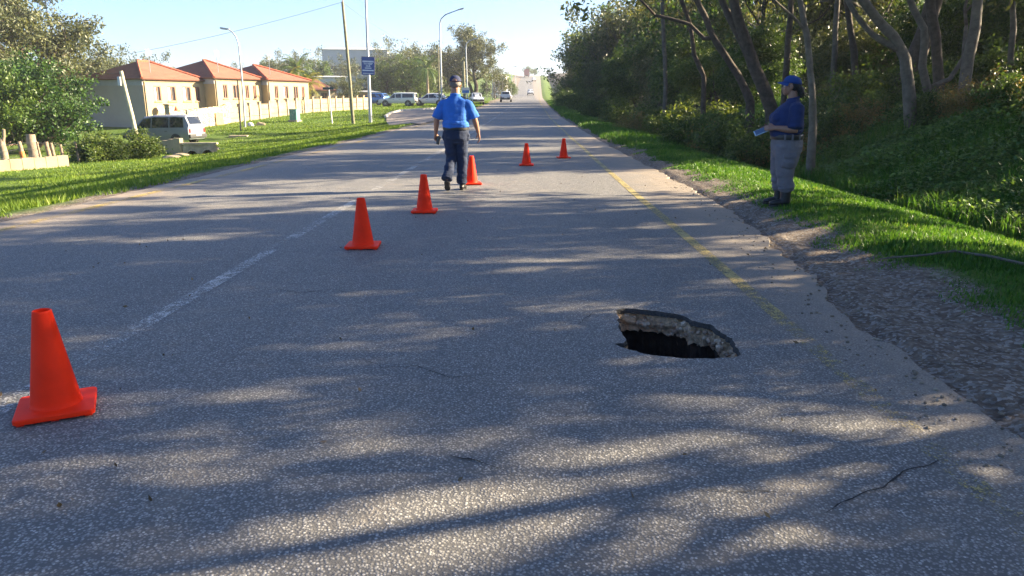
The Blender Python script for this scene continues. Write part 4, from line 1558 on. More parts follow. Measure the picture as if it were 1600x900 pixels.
# garden shrubs over the wall
for i, (px, Y, s) in enumerate([(370, 70.5, 0.7), (425, 79.0, 0.75), (436, 81.0, 0.6)]):
    p = onground(px, Y)
    plant('shrub_c' if i == 0 else 'shrub_b', p.x, p.y, s, i, ['rusty garden shrub behind the panel wall by the middle house', 'round green garden shrub behind the panel wall', 'smaller green garden shrub behind the panel wall'][i], 'shrub')


# ---- low buildings behind the wall
def simple_building(name, label, px, Y, rz, L, D, Hh, wallm, roofm, rise, wins, cat='building', sink=0.2):
    p = onground(px, Y)
    root = thing(name, label, cat, (p.x, p.y, p.z - sink), rz)
    bm = new()
    wall_panel(bm, (0, 0, 0), (1, 0, 0), L, Hh, wins)
    wall_panel(bm, (L, 0, 0), (0, 1, 0), D, Hh, [])
    wall_panel(bm, (L, D, 0), (-1, 0, 0), L, Hh, [])
    wall_panel(bm, (0, D, 0), (0, -1, 0), D, Hh, [])
    obj('wall', bm, wallm, root)
    for q in wins:
        window(root, (0, 0, 0), (1, 0, 0), q, 0)
    bm = new()
    hip_roof(bm, L, D, Hh + 0.02, rise, 0.3, min(L, D) * 0.4, min(L, D) * 0.4)
    obj('roof', bm, roofm, root)
    return root


simple_building('cottage', 'low house with a red tiled roof behind the panel wall', 478, 106, 0.5, 5, 5, 2.2, M_CREAM2, M_TILE, 1.6, [(1, 2, 0.9, 1.9), (3, 4, 0.9, 1.9)], 'house')
simple_building('white_house', 'low white flat house left of the leaning utility pole', 492, 122, 0.25, 7.5, 5, 4.0, M_WHITE, mat('grey_sheet_roof', (0.42, 0.42, 0.42), 0.7, 0.1, 2), 0.25, [(0.8, 1.8, 1.0, 2.2), (3, 4.4, 1.0, 2.2), (5.6, 6.6, 1.0, 2.2)], 'house')
simple_building('hall', 'large pale grey hall with a flat roof in the distance', 516, 190, 0.15, 16, 12, 10.5, M_GREYW, mat('pale_roof', (0.6, 0.61, 0.62), 0.7, 0.05, 2), 0.8, [(1.5 + 3 * i, 3.3 + 3 * i, 5.2, 6.6) for i in range(5)])
simple_building('white_villa', 'white building on the slope left of the far road', 771, 190, -0.1, 3.2, 4, 5.2, M_WHITE, M_WHITE, 0.5, [(0.5, 1.2, 2.9, 4.2), (1.9, 2.6, 2.9, 4.2)])
bm = new()
GARW = onground(563, 108)
simple_building('garage_block', 'low dark shed with rusty posters right of the panel wall', 561, 112, 0.2, 3.6, 3, 1.9, mat('rusty_panel', (0.35, 0.22, 0.16), 0.9, 0.4, 1.5), mat('shed_roof', (0.3, 0.3, 0.31), 0.7, 0.1, 2), 0.2, [(0.4, 1.2, 0.5, 1.4)], 'shed')

# ------------------------------------------------------------------ fence, low wall, wall behind
FENCE_Y = 33.0


def fpt(px, py):
    return G(px, py)


fence = thing('wire_fence', 'old wire fence with crooked wooden posts before the round tree', 'fence', (0, 0, 0))
posts = [(8, 254, 222, 4.0, -6), (48, 251, 215, 6.5, -6), (73, 248, 214, 3.5, -3), (88, 245, 212, 7, -5), (94, 245, 214, 5, -3), (107, 243, 215, 4.5, -2), (131, 238, 207, 4, -3), (-30, 258, 222, 6, -5)]
tops = []
for i, (px, yb, yt, w, dx) in enumerate(posts):
    base = onground(px, 33.5 + 0.018 * px)
    Y = base.y
    ppm = FPX / Y
    hgt = (yb - yt) / ppm * 1.04
    lean = dx / ppm
    o3 = base + Vector((0, 0, -0.2))
    bm = new()
    rr = random.Random(i)
    pts = [o3 + Vector((lean * t + rr.gauss(0, .008), rr.gauss(0, .01), (hgt + 0.2) * t)) for t in (0, .2, .4, .6, .8, 1.0)]
    tube(bm, pts, [w / ppm / 2 * (1.05 - 0.15 * t) for t in (0, .2, .4, .6, .8, 1.0)], 8)
    po = obj('post', bm, M_WOODF, fence, True, 60)
    tops.append((px, pts))
tops.sort(key=lambda t: t[0])
for f in (0.97, 0.75, 0.5, 0.28):
    bm = new()
    line = []
    for (_, pts) in tops:
        i = int(f * 5)
        line.append(pts[i].lerp(pts[min(5, i + 1)], f * 5 - i))
    fine = []
    for a, b_ in zip(line, line[1:]):
        for j in range(4):
            q = a.lerp(b_, j / 4)
            fine.append(q + Vector((0, 0, -0.02 * math.sin(PI * j / 4))))
    fine.append(line[-1])
    tube(bm, fine, 0.008, 5)
    obj('wire', bm, M_WIRE, fence)
bm = new()
tp = tops[2][1]
c_ = tp[3]
tube(bm, [tp[2].lerp(tp[3], 0.2), tp[3], tp[3].lerp(tp[4], 0.3)], [0.115, 0.112, 0.11], 10)
obj('orange_band', bm, mat('orange_paint', (0.55, 0.18, 0.05), 0.8, 0.3, 12), fence, True, 60)

lw = thing('low_wall', 'low cream retaining wall at the foot of the wire fence', 'wall', (0, 0, 0))
a = onground(-60, 30.2)
b_ = onground(113, 33.6)
n = 9
for i in range(n):
    q0, q1 = a.lerp(b_, i / n), a.lerp(b_, (i + 1) / n)
    q0.z, q1.z = Hs(q0.x, q0.y), Hs(q1.x, q1.y)
    d = q1 - q0
    bm = new()
    bx(bm, (q0 + q1) / 2 + Vector((0, 0, 0.1)), (d.length - 0.012, 0.24 + 0.01 * (i % 2), 0.75 + 0.03 * (i % 3)), math.atan2(d.y, d.x), None, 0.015)
    obj('block', bm, M_CREAM2, lw)
bm = new()
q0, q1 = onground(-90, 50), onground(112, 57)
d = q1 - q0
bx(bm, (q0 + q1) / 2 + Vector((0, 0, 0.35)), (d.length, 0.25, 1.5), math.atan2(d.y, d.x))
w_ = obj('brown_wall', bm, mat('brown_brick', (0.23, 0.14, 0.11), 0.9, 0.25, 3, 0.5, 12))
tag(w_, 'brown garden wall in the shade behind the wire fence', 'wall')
for i, (px, Y, h, r) in enumerate([(16, 37.5, 1.15, 0.17), (62, 38.5, 1.3, 0.24)]):
    p = onground(px, Y)
    t = thing('tree_stump', ['forked tan tree stump behind the left part of the wire fence', 'thick tan tree stump behind the middle of the wire fence'][i], 'stump', p)
    bm = new()
    tube(bm, [(0, 0, -0.2), (0.02, 0, h * .4), (-0.03, 0, h * 0.75), (-0.02, 0.02, h)], [r * 1.2, r, r * 0.98, r * 0.85], 12)
    obj('trunk', bm, M_BARK_TAN, t, True, 60)
    if i == 0:
        bm = new()
        tube(bm, [(0.02, 0, h * 0.8), (0.14, 0, h * 1.1), (0.2, 0, h * 1.4)], [0.1, 0.08, 0.07], 9)
        tube(bm, [(-0.04, 0, h * 0.8), (-0.16, 0, h * 1.0), (-0.22, 0, h * 1.2)], [0.09, 0.07, 0.06], 9)
        obj('fork', bm, M_BARK_TAN, t, True, 60)

# ------------------------------------------------------------------ driveway, culvert and its walls
cw = Vector((PIT[0], PIT[1] + 1.0, 0))
cz = atY(320, 223, cw.y).z - 0.28
cul = thing('culvert', 'concrete culvert head with two dark round pipes below the driveway', 'culvert', (cw.x, cw.y, cz), rad(8))
bm = new()
HW, HT, HB = 1.85, 0.18, -0.95
# head wall with two round openings, built as a ring of wedges round each pipe
cen = [(-0.42, -0.45), (0.42, -0.42)]
for ci, (cx, czz) in enumerate(cen):
    x0, x1 = (-HW / 2, 0.0) if ci == 0 else (0.0, HW / 2)
    n = 24
    R = 0.3
    inner, outer = [], []
    for k in range(n):
        an = 2 * PI * k / n
        inner.append((cx + R * math.cos(an), czz + R * math.sin(an)))
        dx, dz = math.cos(an), math.sin(an)
        t = min(((x1 - cx) / dx if dx > 1e-6 else (x0 - cx) / dx if dx < -1e-6 else 9), ((HT - czz) / dz if dz > 1e-6 else (HB - czz) / dz if dz < -1e-6 else 9))
        outer.append((cx + dx * t, czz + dz * t))
    for yy, fl in ((0.0, 1), (0.25, -1)):
        vi = [bm.verts.new((x, yy, z)) for x, z in inner]
        vo_ = [bm.verts.new((x, yy, z)) for x, z in outer]
        for k in range(n):
            j = (k + 1) % n
            bm.faces.new((vi[k], vi[j], vo_[j], vo_[k]))
bx(bm, (0, 0.12, HT + 0.05), (HW + 0.1, 0.36, 0.1))
obj('head_wall', bm, M_CONC, cul)
for cx, czz in cen:
    bm = new()
    Mx = Matrix.Translation((cx, -0.06, czz)) @ Matrix.Rotation(rad(-90), 4, 'X')
    lathe(bm, [(0.36, 0.0), (0.30, 0.0), (0.29, 1.9), (0.36, 1.9)], 24, Mx, cap=False)
    pi_ = obj('pipe', bm, mat('pipe_concrete', (0.42, 0.36, 0.28), 0.9, 0.25, 5), cul, True, 40)
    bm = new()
    lathe(bm, [(0.001, 1.8), (0.29, 1.8)], 20, Mx, cap=False)  # black disc standing in for the darkness deeper in the pipe
    obj('pipe_darkness', bm, M_DARK, pi_)
a = onground(229, 43.2)
b_ = Vector((cw.x - 0.95, cw.y - 0.1, 0))
rw = thing('driveway_wall', 'low cream retaining wall beside the culvert below the silver van', 'wall', (0, 0, 0))
zt0, zt1 = atY(235, 227, 43.2).z, atY(296, 215, b_.y).z
n = 7
for i in range(n):
    q0, q1 = a.lerp(b_, i / n), a.lerp(b_, (i + 1) / n)
    d = (q1 - q0).to_2d()
    zt = zt0 + (zt1 - zt0) * (i + 0.5) / n
    bm = new()
    bx(bm, ((q0.x + q1.x) / 2, (q0.y + q1.y) / 2, zt - 0.6), (d.length - 0.006, 0.26 + 0.008 * (i % 2), 1.2 + 0.02 * (i % 2)), math.atan2(d.y, d.x))
    obj('block', bm, M_CREAM2, rw)

# rubble apron and pale slabs
for i, (px, py, sx_, sy_, sz_, lab, mm) in enumerate([
        (392, 197, 0.55, 0.4, 0.45, 'white painted rock at the foot of the lamp post', M_WHITE), (407, 196, 0.85, 0.45, 0.4, 'wide pale rock lying right of the lamp post', M_CREAM2),
        (268, 247, 0.9, 0.5, 0.2, 'pale rubble apron left of the culvert pipes', M_CREAM2), (284, 244, 0.8, 0.5, 0.22, 'small pale rubble heap beside the culvert pipes', M_CREAM2)]):
    p = G(px, py)
    bm = new()
    bmesh.ops.create_icosphere(bm, subdivisions=3, radius=0.5)
    for v_ in bm.verts:
        v_.co *= 1 + 0.35 * noise.noise(v_.co * 2.2 + Vector((i * 9, 0, 0))) + 0.12 * noise.noise(v_.co * 7)
        v_.co = Vector((v_.co.x * sx_, v_.co.y * sy_, v_.co.z * sz_))
    o = obj('rock', bm, mm, None, True, 40)
    o.location = p + Vector((0, 0, sz_ * 0.2))
    tag(o, lab, 'rock')
p = G(373, 214)
bm = new()
bx(bm, (0, 0, 0.02), (1.3, 0.8, 0.2), 0.2, None, 0.03)
o = obj('manhole_slab', bm, M_CREAM2)
o.location = p
tag(o, 'flat pale concrete slab in the sunlit grass', 'slab')
p = G(348, 240)

# ------------------------------------------------------------------ poles, lamps, signs
def pole_from(name, label, cat, px, py, pts_px, radii, m, Y=None, group=None):
    base = G(px, py) if Y is None else onground(px, Y)
    root = thing(name, label, cat, base, 0, group)
    pts = [Vector((0, 0, -0.3))] + [atY(x_, y_, base.y) - base for x_, y_ in pts_px]
    bm = new()
    tube(bm, pts, [radii[0]] + list(radii), 12)
    obj('pole', bm, m, root, True, 60)
    return root, base, pts


def lamp_head(root, tip, d, s=1.0):
    d = Vector(d).normalized()
    bm = new()
    M4 = Matrix.Translation(tip + d * 0.3 * s) @ d.to_track_quat('X', 'Z').to_matrix().to_4x4()
    bx(bm, (0, 0, 0.03 * s), (0.75 * s, 0.26 * s, 0.12 * s), 0, M4, 0.04 * s)
    hd = obj('lamp_head', bm, M_STEEL, root, True, 40)
    bm = new()
    bx(bm, (0.08 * s, 0, -0.045 * s), (0.5 * s, 0.2 * s, 0.05 * s), 0, M4, 0.02 * s)
    obj('lens', bm, mat('lamp_glass', (0.6, 0.6, 0.58), 0.3, 0.05, 4), hd)


LPG = 'street lamps along the left side of the road'
r, b0, pts = pole_from('street_lamp', 'curved street lamp on the grass before the middle cream house', 'street lamp', 383, 199, [(383, 199), (380, 150), (376, 100), (373, 70), (369, 58), (363, 50), (357, 46)], [0.09, 0.08, 0.07, 0.06, 0.055, 0.05, 0.045], M_STEEL, None, LPG)
lamp_head(r, pts[-1], (-1, 0, 0.15), 1.0)
pole_from('thin_post', 'thin brown post just left of the curved street lamp', 'post', 376, 204, [(376, 204), (374, 165), (371, 126)], [0.06, 0.055, 0.05], mat('rust_post', (0.22, 0.16, 0.11), 0.8, 0.3, 5))
up, ub, upts = pole_from('utility_pole', 'leaning weathered wooden utility pole on the left verge', 'utility pole', 552, 194, [(552, 194), (547, 130), (541, 65), (535, 3)], [0.14, 0.13, 0.12, 0.10], M_WOODP, None)
bm = new()
lathe(bm, [(0.03, 0), (0.07, 0.02), (0.05, 0.07), (0.08, 0.1), (0.03, 0.17)], 10, Matrix.Translation(upts[-1] + Vector((0.02, 0, -0.02))))
obj('insulator', bm, mat('porcelain', (0.3, 0.25, 0.2), 0.3, 0.1, 4), up, True)
sp_, sb, spts = pole_from('sign_post', 'tall grey steel lamp post carrying a blue notice on the verge', 'lamp post', 579, 192, [(579, 192), (576.5, 130), (575, 95), (573, 40), (571.5, 0), (568, -60), (560, -90), (540, -105)], [0.15, 0.14, 0.12, 0.09, 0.085, 0.075, 0.07, 0.05], M_STEEL, None)
lamp_head(sp_, spts[-1], (-1, 0, 0.2), 1.0)
# blue notice
sy = sb.y - 0.16
c0, c1_ = atY(565.5, 117.0, sy), atY(585.0, 88.5, sy)
sw, sh = c1_.x - c0.x, c1_.z - c0.z
sgn = thing('blue_sign', 'blue notice board with white lines of writing fixed to the lamp post', 'sign', ((c0.x + c1_.x) / 2, sy, (c0.z + c1_.z) / 2))
sgn.rotation_euler = (0, rad(2.0), 0)
bm = new()
bx(bm, (0, 0, 0), (sw, 0.03, sh), 0, None, 0.006)
obj('board', bm, mat('sign_blue', (0.025, 0.07, 0.27), 0.45, 0.08, 6), sgn)
bm = new()
for (x_, z_, w_, h_) in ((0, sh / 2 - 0.015, sw, 0.03), (-sw / 2 + 0.01, 0, 0.02, sh), (sw / 2 - 0.01, 0, 0.02, sh)):
    bx(bm, (x_, -0.018, z_), (w_, 0.014, h_))
obj('frame', bm, mat('sign_frame', (0.25, 0.18, 0.16), 0.6, 0.1, 6), sgn)
M_LET = mat('sign_white', (0.75, 0.78, 0.82), 0.6, 0.04, 6)


def text_part(s, x_, z_, hgt, parent, y_=-0.0195, wmax=None):
    cu = bpy.data.curves.new('lettering', 'FONT')
    cu.body = s
    cu.size = hgt * 1.35
    cu.align_x = 'CENTER'
    cu.align_y = 'CENTER'
    cu.extrude = 0.002
    cu.resolution_u = 2
    cu.offset = 0.004
    to = bpy.data.objects.new('lettering', cu)
    COL.objects.link(to)
    dg = bpy.context.evaluated_depsgraph_get()
    me = bpy.data.meshes.new_from_object(to.evaluated_get(dg))
    bpy.data.objects.remove(to)
    me.materials.clear()
    me.materials.append(M_LET)
    o = link(bpy.data.objects.new('lettering', me), parent)
    o.rotation_euler = (rad(90), 0, 0)
    o.location = (x_, y_, z_)
    xs = [v_.co.x for v_ in me.vertices]
    if wmax and xs and max(xs) - min(xs) > 0:
        k = wmax / (max(xs) - min(xs))
        o.scale = (k, 1, 1)
    return o


def strokes(n_, z_, wd, hh):
    # a row of writing too blurred to read: white strokes of the row's size
    bm_ = new()
    for k_ in range(n_):
        bx(bm_, (-wd / 2 + wd * (k_ + 0.5) / n_, -0.018, z_), (wd / n_ * 0.72, 0.006, hh))
    obj('blurred_lettering', bm_, M_LET, sgn)['kind'] = 'stuff'


strokes(9, sh * 0.235, sw * 0.84, sh * 0.085)
strokes(6, -sh * 0.13, sw * 0.5, sh * 0.06)
text_part('TO KEEP', 0, sh * 0.105, sh * 0.10, sgn, wmax=sw * 0.68)
text_part('OUR', 0, -sh * 0.02, sh * 0.09, sgn, wmax=sw * 0.36)
bm = new()
bx(bm, (0, -0.018, -sh * 0.255), (sw * 0.86, 0.006, sh * 0.06))
obj('white_bar', bm, M_LET, sgn)
bm = new()
for k in range(9):
    bx(bm, (-sw * 0.36 + k * sw * 0.09, -0.018, -sh * 0.42), (sw * 0.055, 0.006, sh * 0.045))
obj('small_print', bm, M_LET, sgn)['kind'] = 'stuff'
bm = new()
for z_ in (-sh * 0.3, sh * 0.3):
    bx(bm, (0, 0.07, z_), (0.3, 0.14, 0.05))
obj('bracket', bm, M_STEEL, sgn)

# leaning pole by the van
lp, lb, lpts = pole_from('leaning_pole', 'short pale pole leaning left in front of the silver van', 'pole', 213, 212, [(213, 212), (206, 180), (197, 145), (189, 111)], [0.13, 0.12, 0.11, 0.10], mat('pale_pole_wood', (0.42, 0.40, 0.28), 0.85, 0.2, 4, 0.5, 20), 43.5)
bm = new()
q = atY(187, 127, lb.y - 0.15) - lb
bx(bm, q, (0.16, 0.2, 0.5), 0, None, 0.02)
obj('junction_box', bm, M_STEEL, lp)

# overhead wires
def wire(label, p, q, sag, r=0.012):
    bm = new()
    pts = [Vector(p).lerp(Vector(q), t / 24) + Vector((0, 0, -sag * 4 * (t / 24) * (1 - t / 24))) for t in range(25)]
    tube(bm, pts, r, 5)
    o = obj('overhead_wire', bm, M_WIRE)
    return tag(o, label, 'wire')


wire('overhead wire from the utility pole running down to the left', ub + upts[-1], atY(-150, 122, 70), 1.2, 0.013)
wire('overhead wire from the utility pole sagging away to the right', ub + upts[-1], atY(700, 82, 95), 1.0, 0.013)
wire('low overhead wire crossing before the round tree at left', atY(-120, 108, 43.0), lb + lpts[-1] - Vector((0, 0, 0.1)), 0.25, 0.008)

# other lamps
r, b0, pts = pole_from('street_lamp', 'tall street lamp with its arm over the road, left of the walking man', 'street lamp', 690, 168, [(691, 172), (689.5, 120), (688, 70), (687.5, 36), (689.5, 29), (696, 23), (706, 19), (716, 15.5)], [0.10, 0.09, 0.08, 0.07, 0.065, 0.06, 0.05, 0.045], M_STEEL, 80, LPG)
lamp_head(r, pts[-1], (1, 0, 0.25), 0.9)
pole_from('thin_post', 'thin pale pole just left of the tall street lamp', 'post', 686, 168, [(686.5, 172), (686, 130), (684.5, 70)], [0.08, 0.075, 0.07], M_WOODP, 84)
r, b0, pts = pole_from('street_lamp', 'street lamp right of the head of the walking man', 'street lamp', 731, 160, [(731, 162), (729.5, 120), (728, 75), (729, 68), (733, 64), (741, 61)], [0.10, 0.09, 0.075, 0.065, 0.06, 0.05], M_STEEL, 112, LPG)
lamp_head(r, pts[-1], (1, 0, 0.2), 0.9)
pole_from('utility_pole', 'brown utility pole beside the street lamp behind the walking man', 'utility pole', 725, 160, [(725.5, 162), (725, 130), (724, 96)], [0.2, 0.19, 0.17], M_WOODP, 114)
for i, (px, Y, yt, yb, lab) in enumerate([(770, 150, 104, 158, 'third'), (800, 210, 104, 150, 'fourth'), (806, 270, 103, 138, 'fifth')]):
    r, b0, pts = pole_from('street_lamp', 'distant street lamp up the far road, ' + lab + ' after the walking man', 'street lamp', px, yb, [(px, yb), (px - 0.5, (yb + yt) / 2), (px - 0.7, yt + 4), (px, yt + 1), (px + 4, yt)], [0.11, 0.1, 0.08, 0.07, 0.06], M_STEEL, Y, LPG)
    lamp_head(r, pts[-1], (1, 0, 0.1), 0.9)
# small white and blue direction sign behind the man
p = onground(730, 100)
t = thing('road_sign', 'small blue and white road sign behind the cap of the walking man', 'sign', p)
bm = new()
tube(bm, [(0, 0, -0.2), (0, 0, 2.4)], 0.04, 8)
obj('post', bm, M_STEEL, t)
bm = new()
bx(bm, (0, -0.06, 2.05), (1.0, 0.03, 0.75), 0, None, 0.01)
bd = obj('board', bm, M_WHITE, t)
bm = new()
bx(bm, (0, -0.079, 1.92), (0.92, 0.006, 0.34))
obj('blue_band', bm, mat('sign_blue_light', (0.05, 0.18, 0.5), 0.5, 0.05, 4), bd)

# street-name sign
p = G(519, 193)
t = thing('street_name_sign', 'white post with a dark street name blade on the grass', 'sign', p)
pts = [Vector((0, 0, -0.2))] + [atY(x_, y_, p.y) - p for x_, y_ in ((519, 193), (516, 165), (513.5, 136))]
bm = new()
tube(bm, pts, [0.06, 0.06, 0.06, 0.055], 10)
obj('post', bm, M_WHITE, t, True, 60)
bm = new()
bc = pts[-1] + Vector((-0.02, -0.07, -0.12))
bx(bm, bc, (0.95, 0.03, 0.2), 0.0, None, 0.008)
obj('name_blade', bm, mat('dark_blade', (0.05, 0.07, 0.08), 0.5, 0.1, 5), t)

# green kiosk
p = G(461, 190)
t = thing('service_kiosk', 'small teal green electrical kiosk on a concrete foot in the grass', 'kiosk', p, rad(-18))
bm = new()
bx(bm, (0, 0, 0.05), (0.95, 0.75, 0.2), 0, None, 0.02)
obj('foot', bm, M_CONC, t)
bm = new()
bx(bm, (0, 0, 0.60), (0.75, 0.55, 0.92), 0, None, 0.015)
kb = obj('cabinet', bm, mat('teal_paint', (0.10, 0.30, 0.25), 0.55, 0.1, 5), t)
bm = new()
bx(bm, (0, 0, 1.08), (0.82, 0.62, 0.05), 0, None, 0.01)
obj('lid', bm, mat('teal_paint', (0.10, 0.30, 0.25)), t)
bm = new()
for sx_ in (-1, 1):
    bx(bm, (sx_ * 0.175, -0.285, 0.6), (0.32, 0.02, 0.8))
obj('door', bm, mat('teal_door', (0.09, 0.26, 0.22), 0.55, 0.1, 5), kb)
bm = new()
bx(bm, (0.05, -0.305, 0.62), (0.03, 0.03, 0.14))
obj('handle', bm, M_STEEL, kb)

# tall thin fence up the slope beyond the junction
fr = thing('tall_fence', 'tall thin dark posted fence on the slope left of the far road', 'fence', (0, 0, 0))
prev = None
for i, (px, Y) in enumerate([(762, 142), (768, 146), (774, 150), (780, 156), (786, 163), (791, 171), (795, 180), (799, 190)]):
    p = onground(px, Y)
    bm = new()
    tube(bm, [p + Vector((0, 0, -0.2)), p + Vector((0, 0, 4.2 - i * 0.1))], 0.05, 6)
    obj('post', bm, M_WIRE, fr)
    if prev is not None:
        for zz in (1.0, 2.2, 3.6):
            bm = new()
            tube(bm, [prev + Vector((0, 0, zz)), p + Vector((0, 0, zz))], 0.012, 4)
            obj('wire', bm, M_WIRE, fr)
    prev = p

# ------------------------------------------------------------------ traffic cones
M_CONE = mat('fluorescent_orange_plastic', (0.93, 0.030, 0.003), 0.6, 0.09, 7, 0.06, 60, 0.0, 0.18)


def make_cone():
    root = link(bpy.data.objects.new('traffic_cone', None))
    bm = new()
    prof = [(0.112, 0.030), (0.112, 0.036), (0.106, 0.044), (0.1045, 0.06), (0.072, 0.27), (0.041, 0.478), (0.040, 0.487), (0.036, 0.490), (0.031, 0.487), (0.030, 0.45), (0.028, 0.40)]
    lathe(bm, prof, 40, None, cap=False)
    obj('cone_body', bm, M_CONE, root, True, 50)
    bm = new()
    # square foot with rounded corners, chamfered towards the cone
    def sq(hw, r, z, n=6):
        pts = []
        for cx, cy, a0 in ((1, 1, 0), (-1, 1, 90), (-1, -1, 180), (1, -1, 270)):
            for k in range(n + 1):
                an = rad(a0 + 90 * k / n)
                pts.append(bm.verts.new((cx * (hw - r) + r * math.cos(an), cy * (hw - r) + r * math.sin(an), z)))
        return pts
    rs = [sq(0.160, 0.02, 0.010), sq(0.163, 0.022, 0.013), sq(0.163, 0.022, 0.030), sq(0.159, 0.02, 0.034), sq(0.120, 0.06, 0.0375)]
    for a_, b_ in zip(rs, rs[1:]):
        for k in range(len(a_)):
            j = (k + 1) % len(a_)
            bm.faces.new((a_[k], a_[j], b_[j], b_[k]))
    bm.faces.new(rs[0][::-1])
    bm.faces.new(rs[-1])
    obj('base_plate', bm, M_CONE, root, True, 30)
    for sx_, sy_ in ((1, 1), (1, -1), (-1, 1), (-1, -1), (0, 1), (0, -1), (1, 0), (-1, 0)):
        bm = new()
        bx(bm, (sx_ * 0.135, sy_ * 0.135, 0.0055), (0.03, 0.02, 0.011))
        obj('foot', bm, M_CONE, root)
    return root


cone0 = make_cone()
cones = [(90, 640, 28, 'nearest orange traffic cone, standing at the left on the white centre line'), (567.5, 386, 4, 'orange traffic cone second from the camera, right of the centre line'),
         (663.5, 331.5, 2, 'orange traffic cone third from the camera, just left of the walking man'), (737, 288, 12, 'orange traffic cone partly hidden behind the leg of the walking man'),
         (822.5, 258.5, 0, 'orange traffic cone fifth from the camera, near the middle of the lane'), (880.5, 247, 9, 'farthest and smallest orange traffic cone of the row')]
for i, (px, py, rz, lab) in enumerate(cones):
    o = cone0 if i == 0 else copy_tree(cone0)
    p = flatpt(px, py)
    o.location = (p.x, p.y, 0.0)
    o.rotation_euler = (0, 0, rad(rz))
    tag(o, lab, 'traffic cone', 'orange traffic cones placed diagonally across the lane')

# fallen branch and stick on the verge
def branch_px(label, pts_px, r0, r1):
    pts = []
    for px, py in pts_px:
        q = G(px, py)
        pts.append(q + Vector((0, 0, 0.06)))
    fine = []
    for a_, b_ in zip(pts, pts[1:]):
        for j in range(4):
            q = a_.lerp(b_, j / 4)
            fine.append(q + Vector((0, noise.noise(q * 3) * 0.03, noise.noise(q * 4) * 0.015)))
    fine.append(pts[-1])
    bm = new()
    n = len(fine)
    tube(bm, fine, [r0 + (r1 - r0) * i / (n - 1) for i in range(n)], 7)
    o = obj('fallen_branch', bm, M_BARK_GREY, None, True, None)
    return tag(o, label, 'branch')


branch_px('long thin fallen branch lying on the grass of the right verge', [(1372, 416), (1420, 411), (1455, 408), (1490, 402), (1540, 411), (1600, 423), (1660, 436)], 0.008, 0.016)
branch_px('short twig lying on the dirt shoulder', [(1478, 512), (1490, 508), (1502, 503)], 0.004, 0.006)

# pebbles on the shoulder
bm = new()
rr = random.Random(3)
for _ in range(1700):
    y_ = 2.2 * (14 / 2.2) ** rr.random()
    x_ = rr.uniform(-0.4, 1.0) + float(edge_r(y_))
    if x_ > 3.3:
        continue
    r_ = 0.004 + 0.012 * rr.random() ** 3
    Mx = Matrix.Translation((x_, y_, (Hs(x_, y_) + (0.0 if x_ < float(edge_r(y_)) else -0.005)))) @ Matrix.Rotation(rr.random() * 6, 4, 'Z') @ Matrix.Diagonal((r_, r_ * .8, r_ * .6, 1))
    bmesh.ops.create_icosphere(bm, subdivisions=1, radius=1, matrix=Mx)
o = obj('gravel', bm, leafmat('pebble', (0.10, 0.078, 0.06), (0.34, 0.28, 0.22), 0.0, 0.9))
tag(o, 'loose pebbles scattered over the dirt shoulder', 'gravel')
o['kind'] = 'stuff'
# dead leaves and grit on the tar
n = 130
x = RNG.uniform(-5, 2.6, n); y = 2.2 * (16 / 2.2) ** RNG.random(n)
leaf_cloud('fallen_leaves', np.stack([x, y, np.full(n, 0.008)], 1), 0.02, 1, 0.03, 0.5, leafmat('dead_leaves', (0.08, 0.05, 0.025), (0.2, 0.13, 0.06), 0.1), None, RNG, 0, 0.2)
o = bpy.data.objects['fallen_leaves']
tag(o, 'scattered dead leaves and grit on the asphalt', 'leaves')
o['kind'] = 'stuff'

# ================================================================== VEHICLES
def carpaint(name, col, metal=0.0):
    return mat(name, col, 0.32, 0.04, 3, 0, 40, metal, 0.5, 0.6)


M_TINT = glass('tinted_glass', (0.012, 0.015, 0.02))
M_RIM = mat('alloy_rim', (0.42, 0.43, 0.44), 0.4, 0.08, 8, 0, 40, 0.7)
M_LAMPR = mat('red_tail_lamp', (0.45, 0.02, 0.02), 0.25, 0.1, 9)
M_LAMPW = mat('clear_head_lamp', (0.75, 0.77, 0.78), 0.2, 0.05, 9)
M_BUMP = mat('dark_plastic', (0.035, 0.035, 0.037), 0.6, 0.1, 8)
M_PLATE = mat('number_plate', (0.7, 0.68, 0.6), 0.5, 0.05, 9)


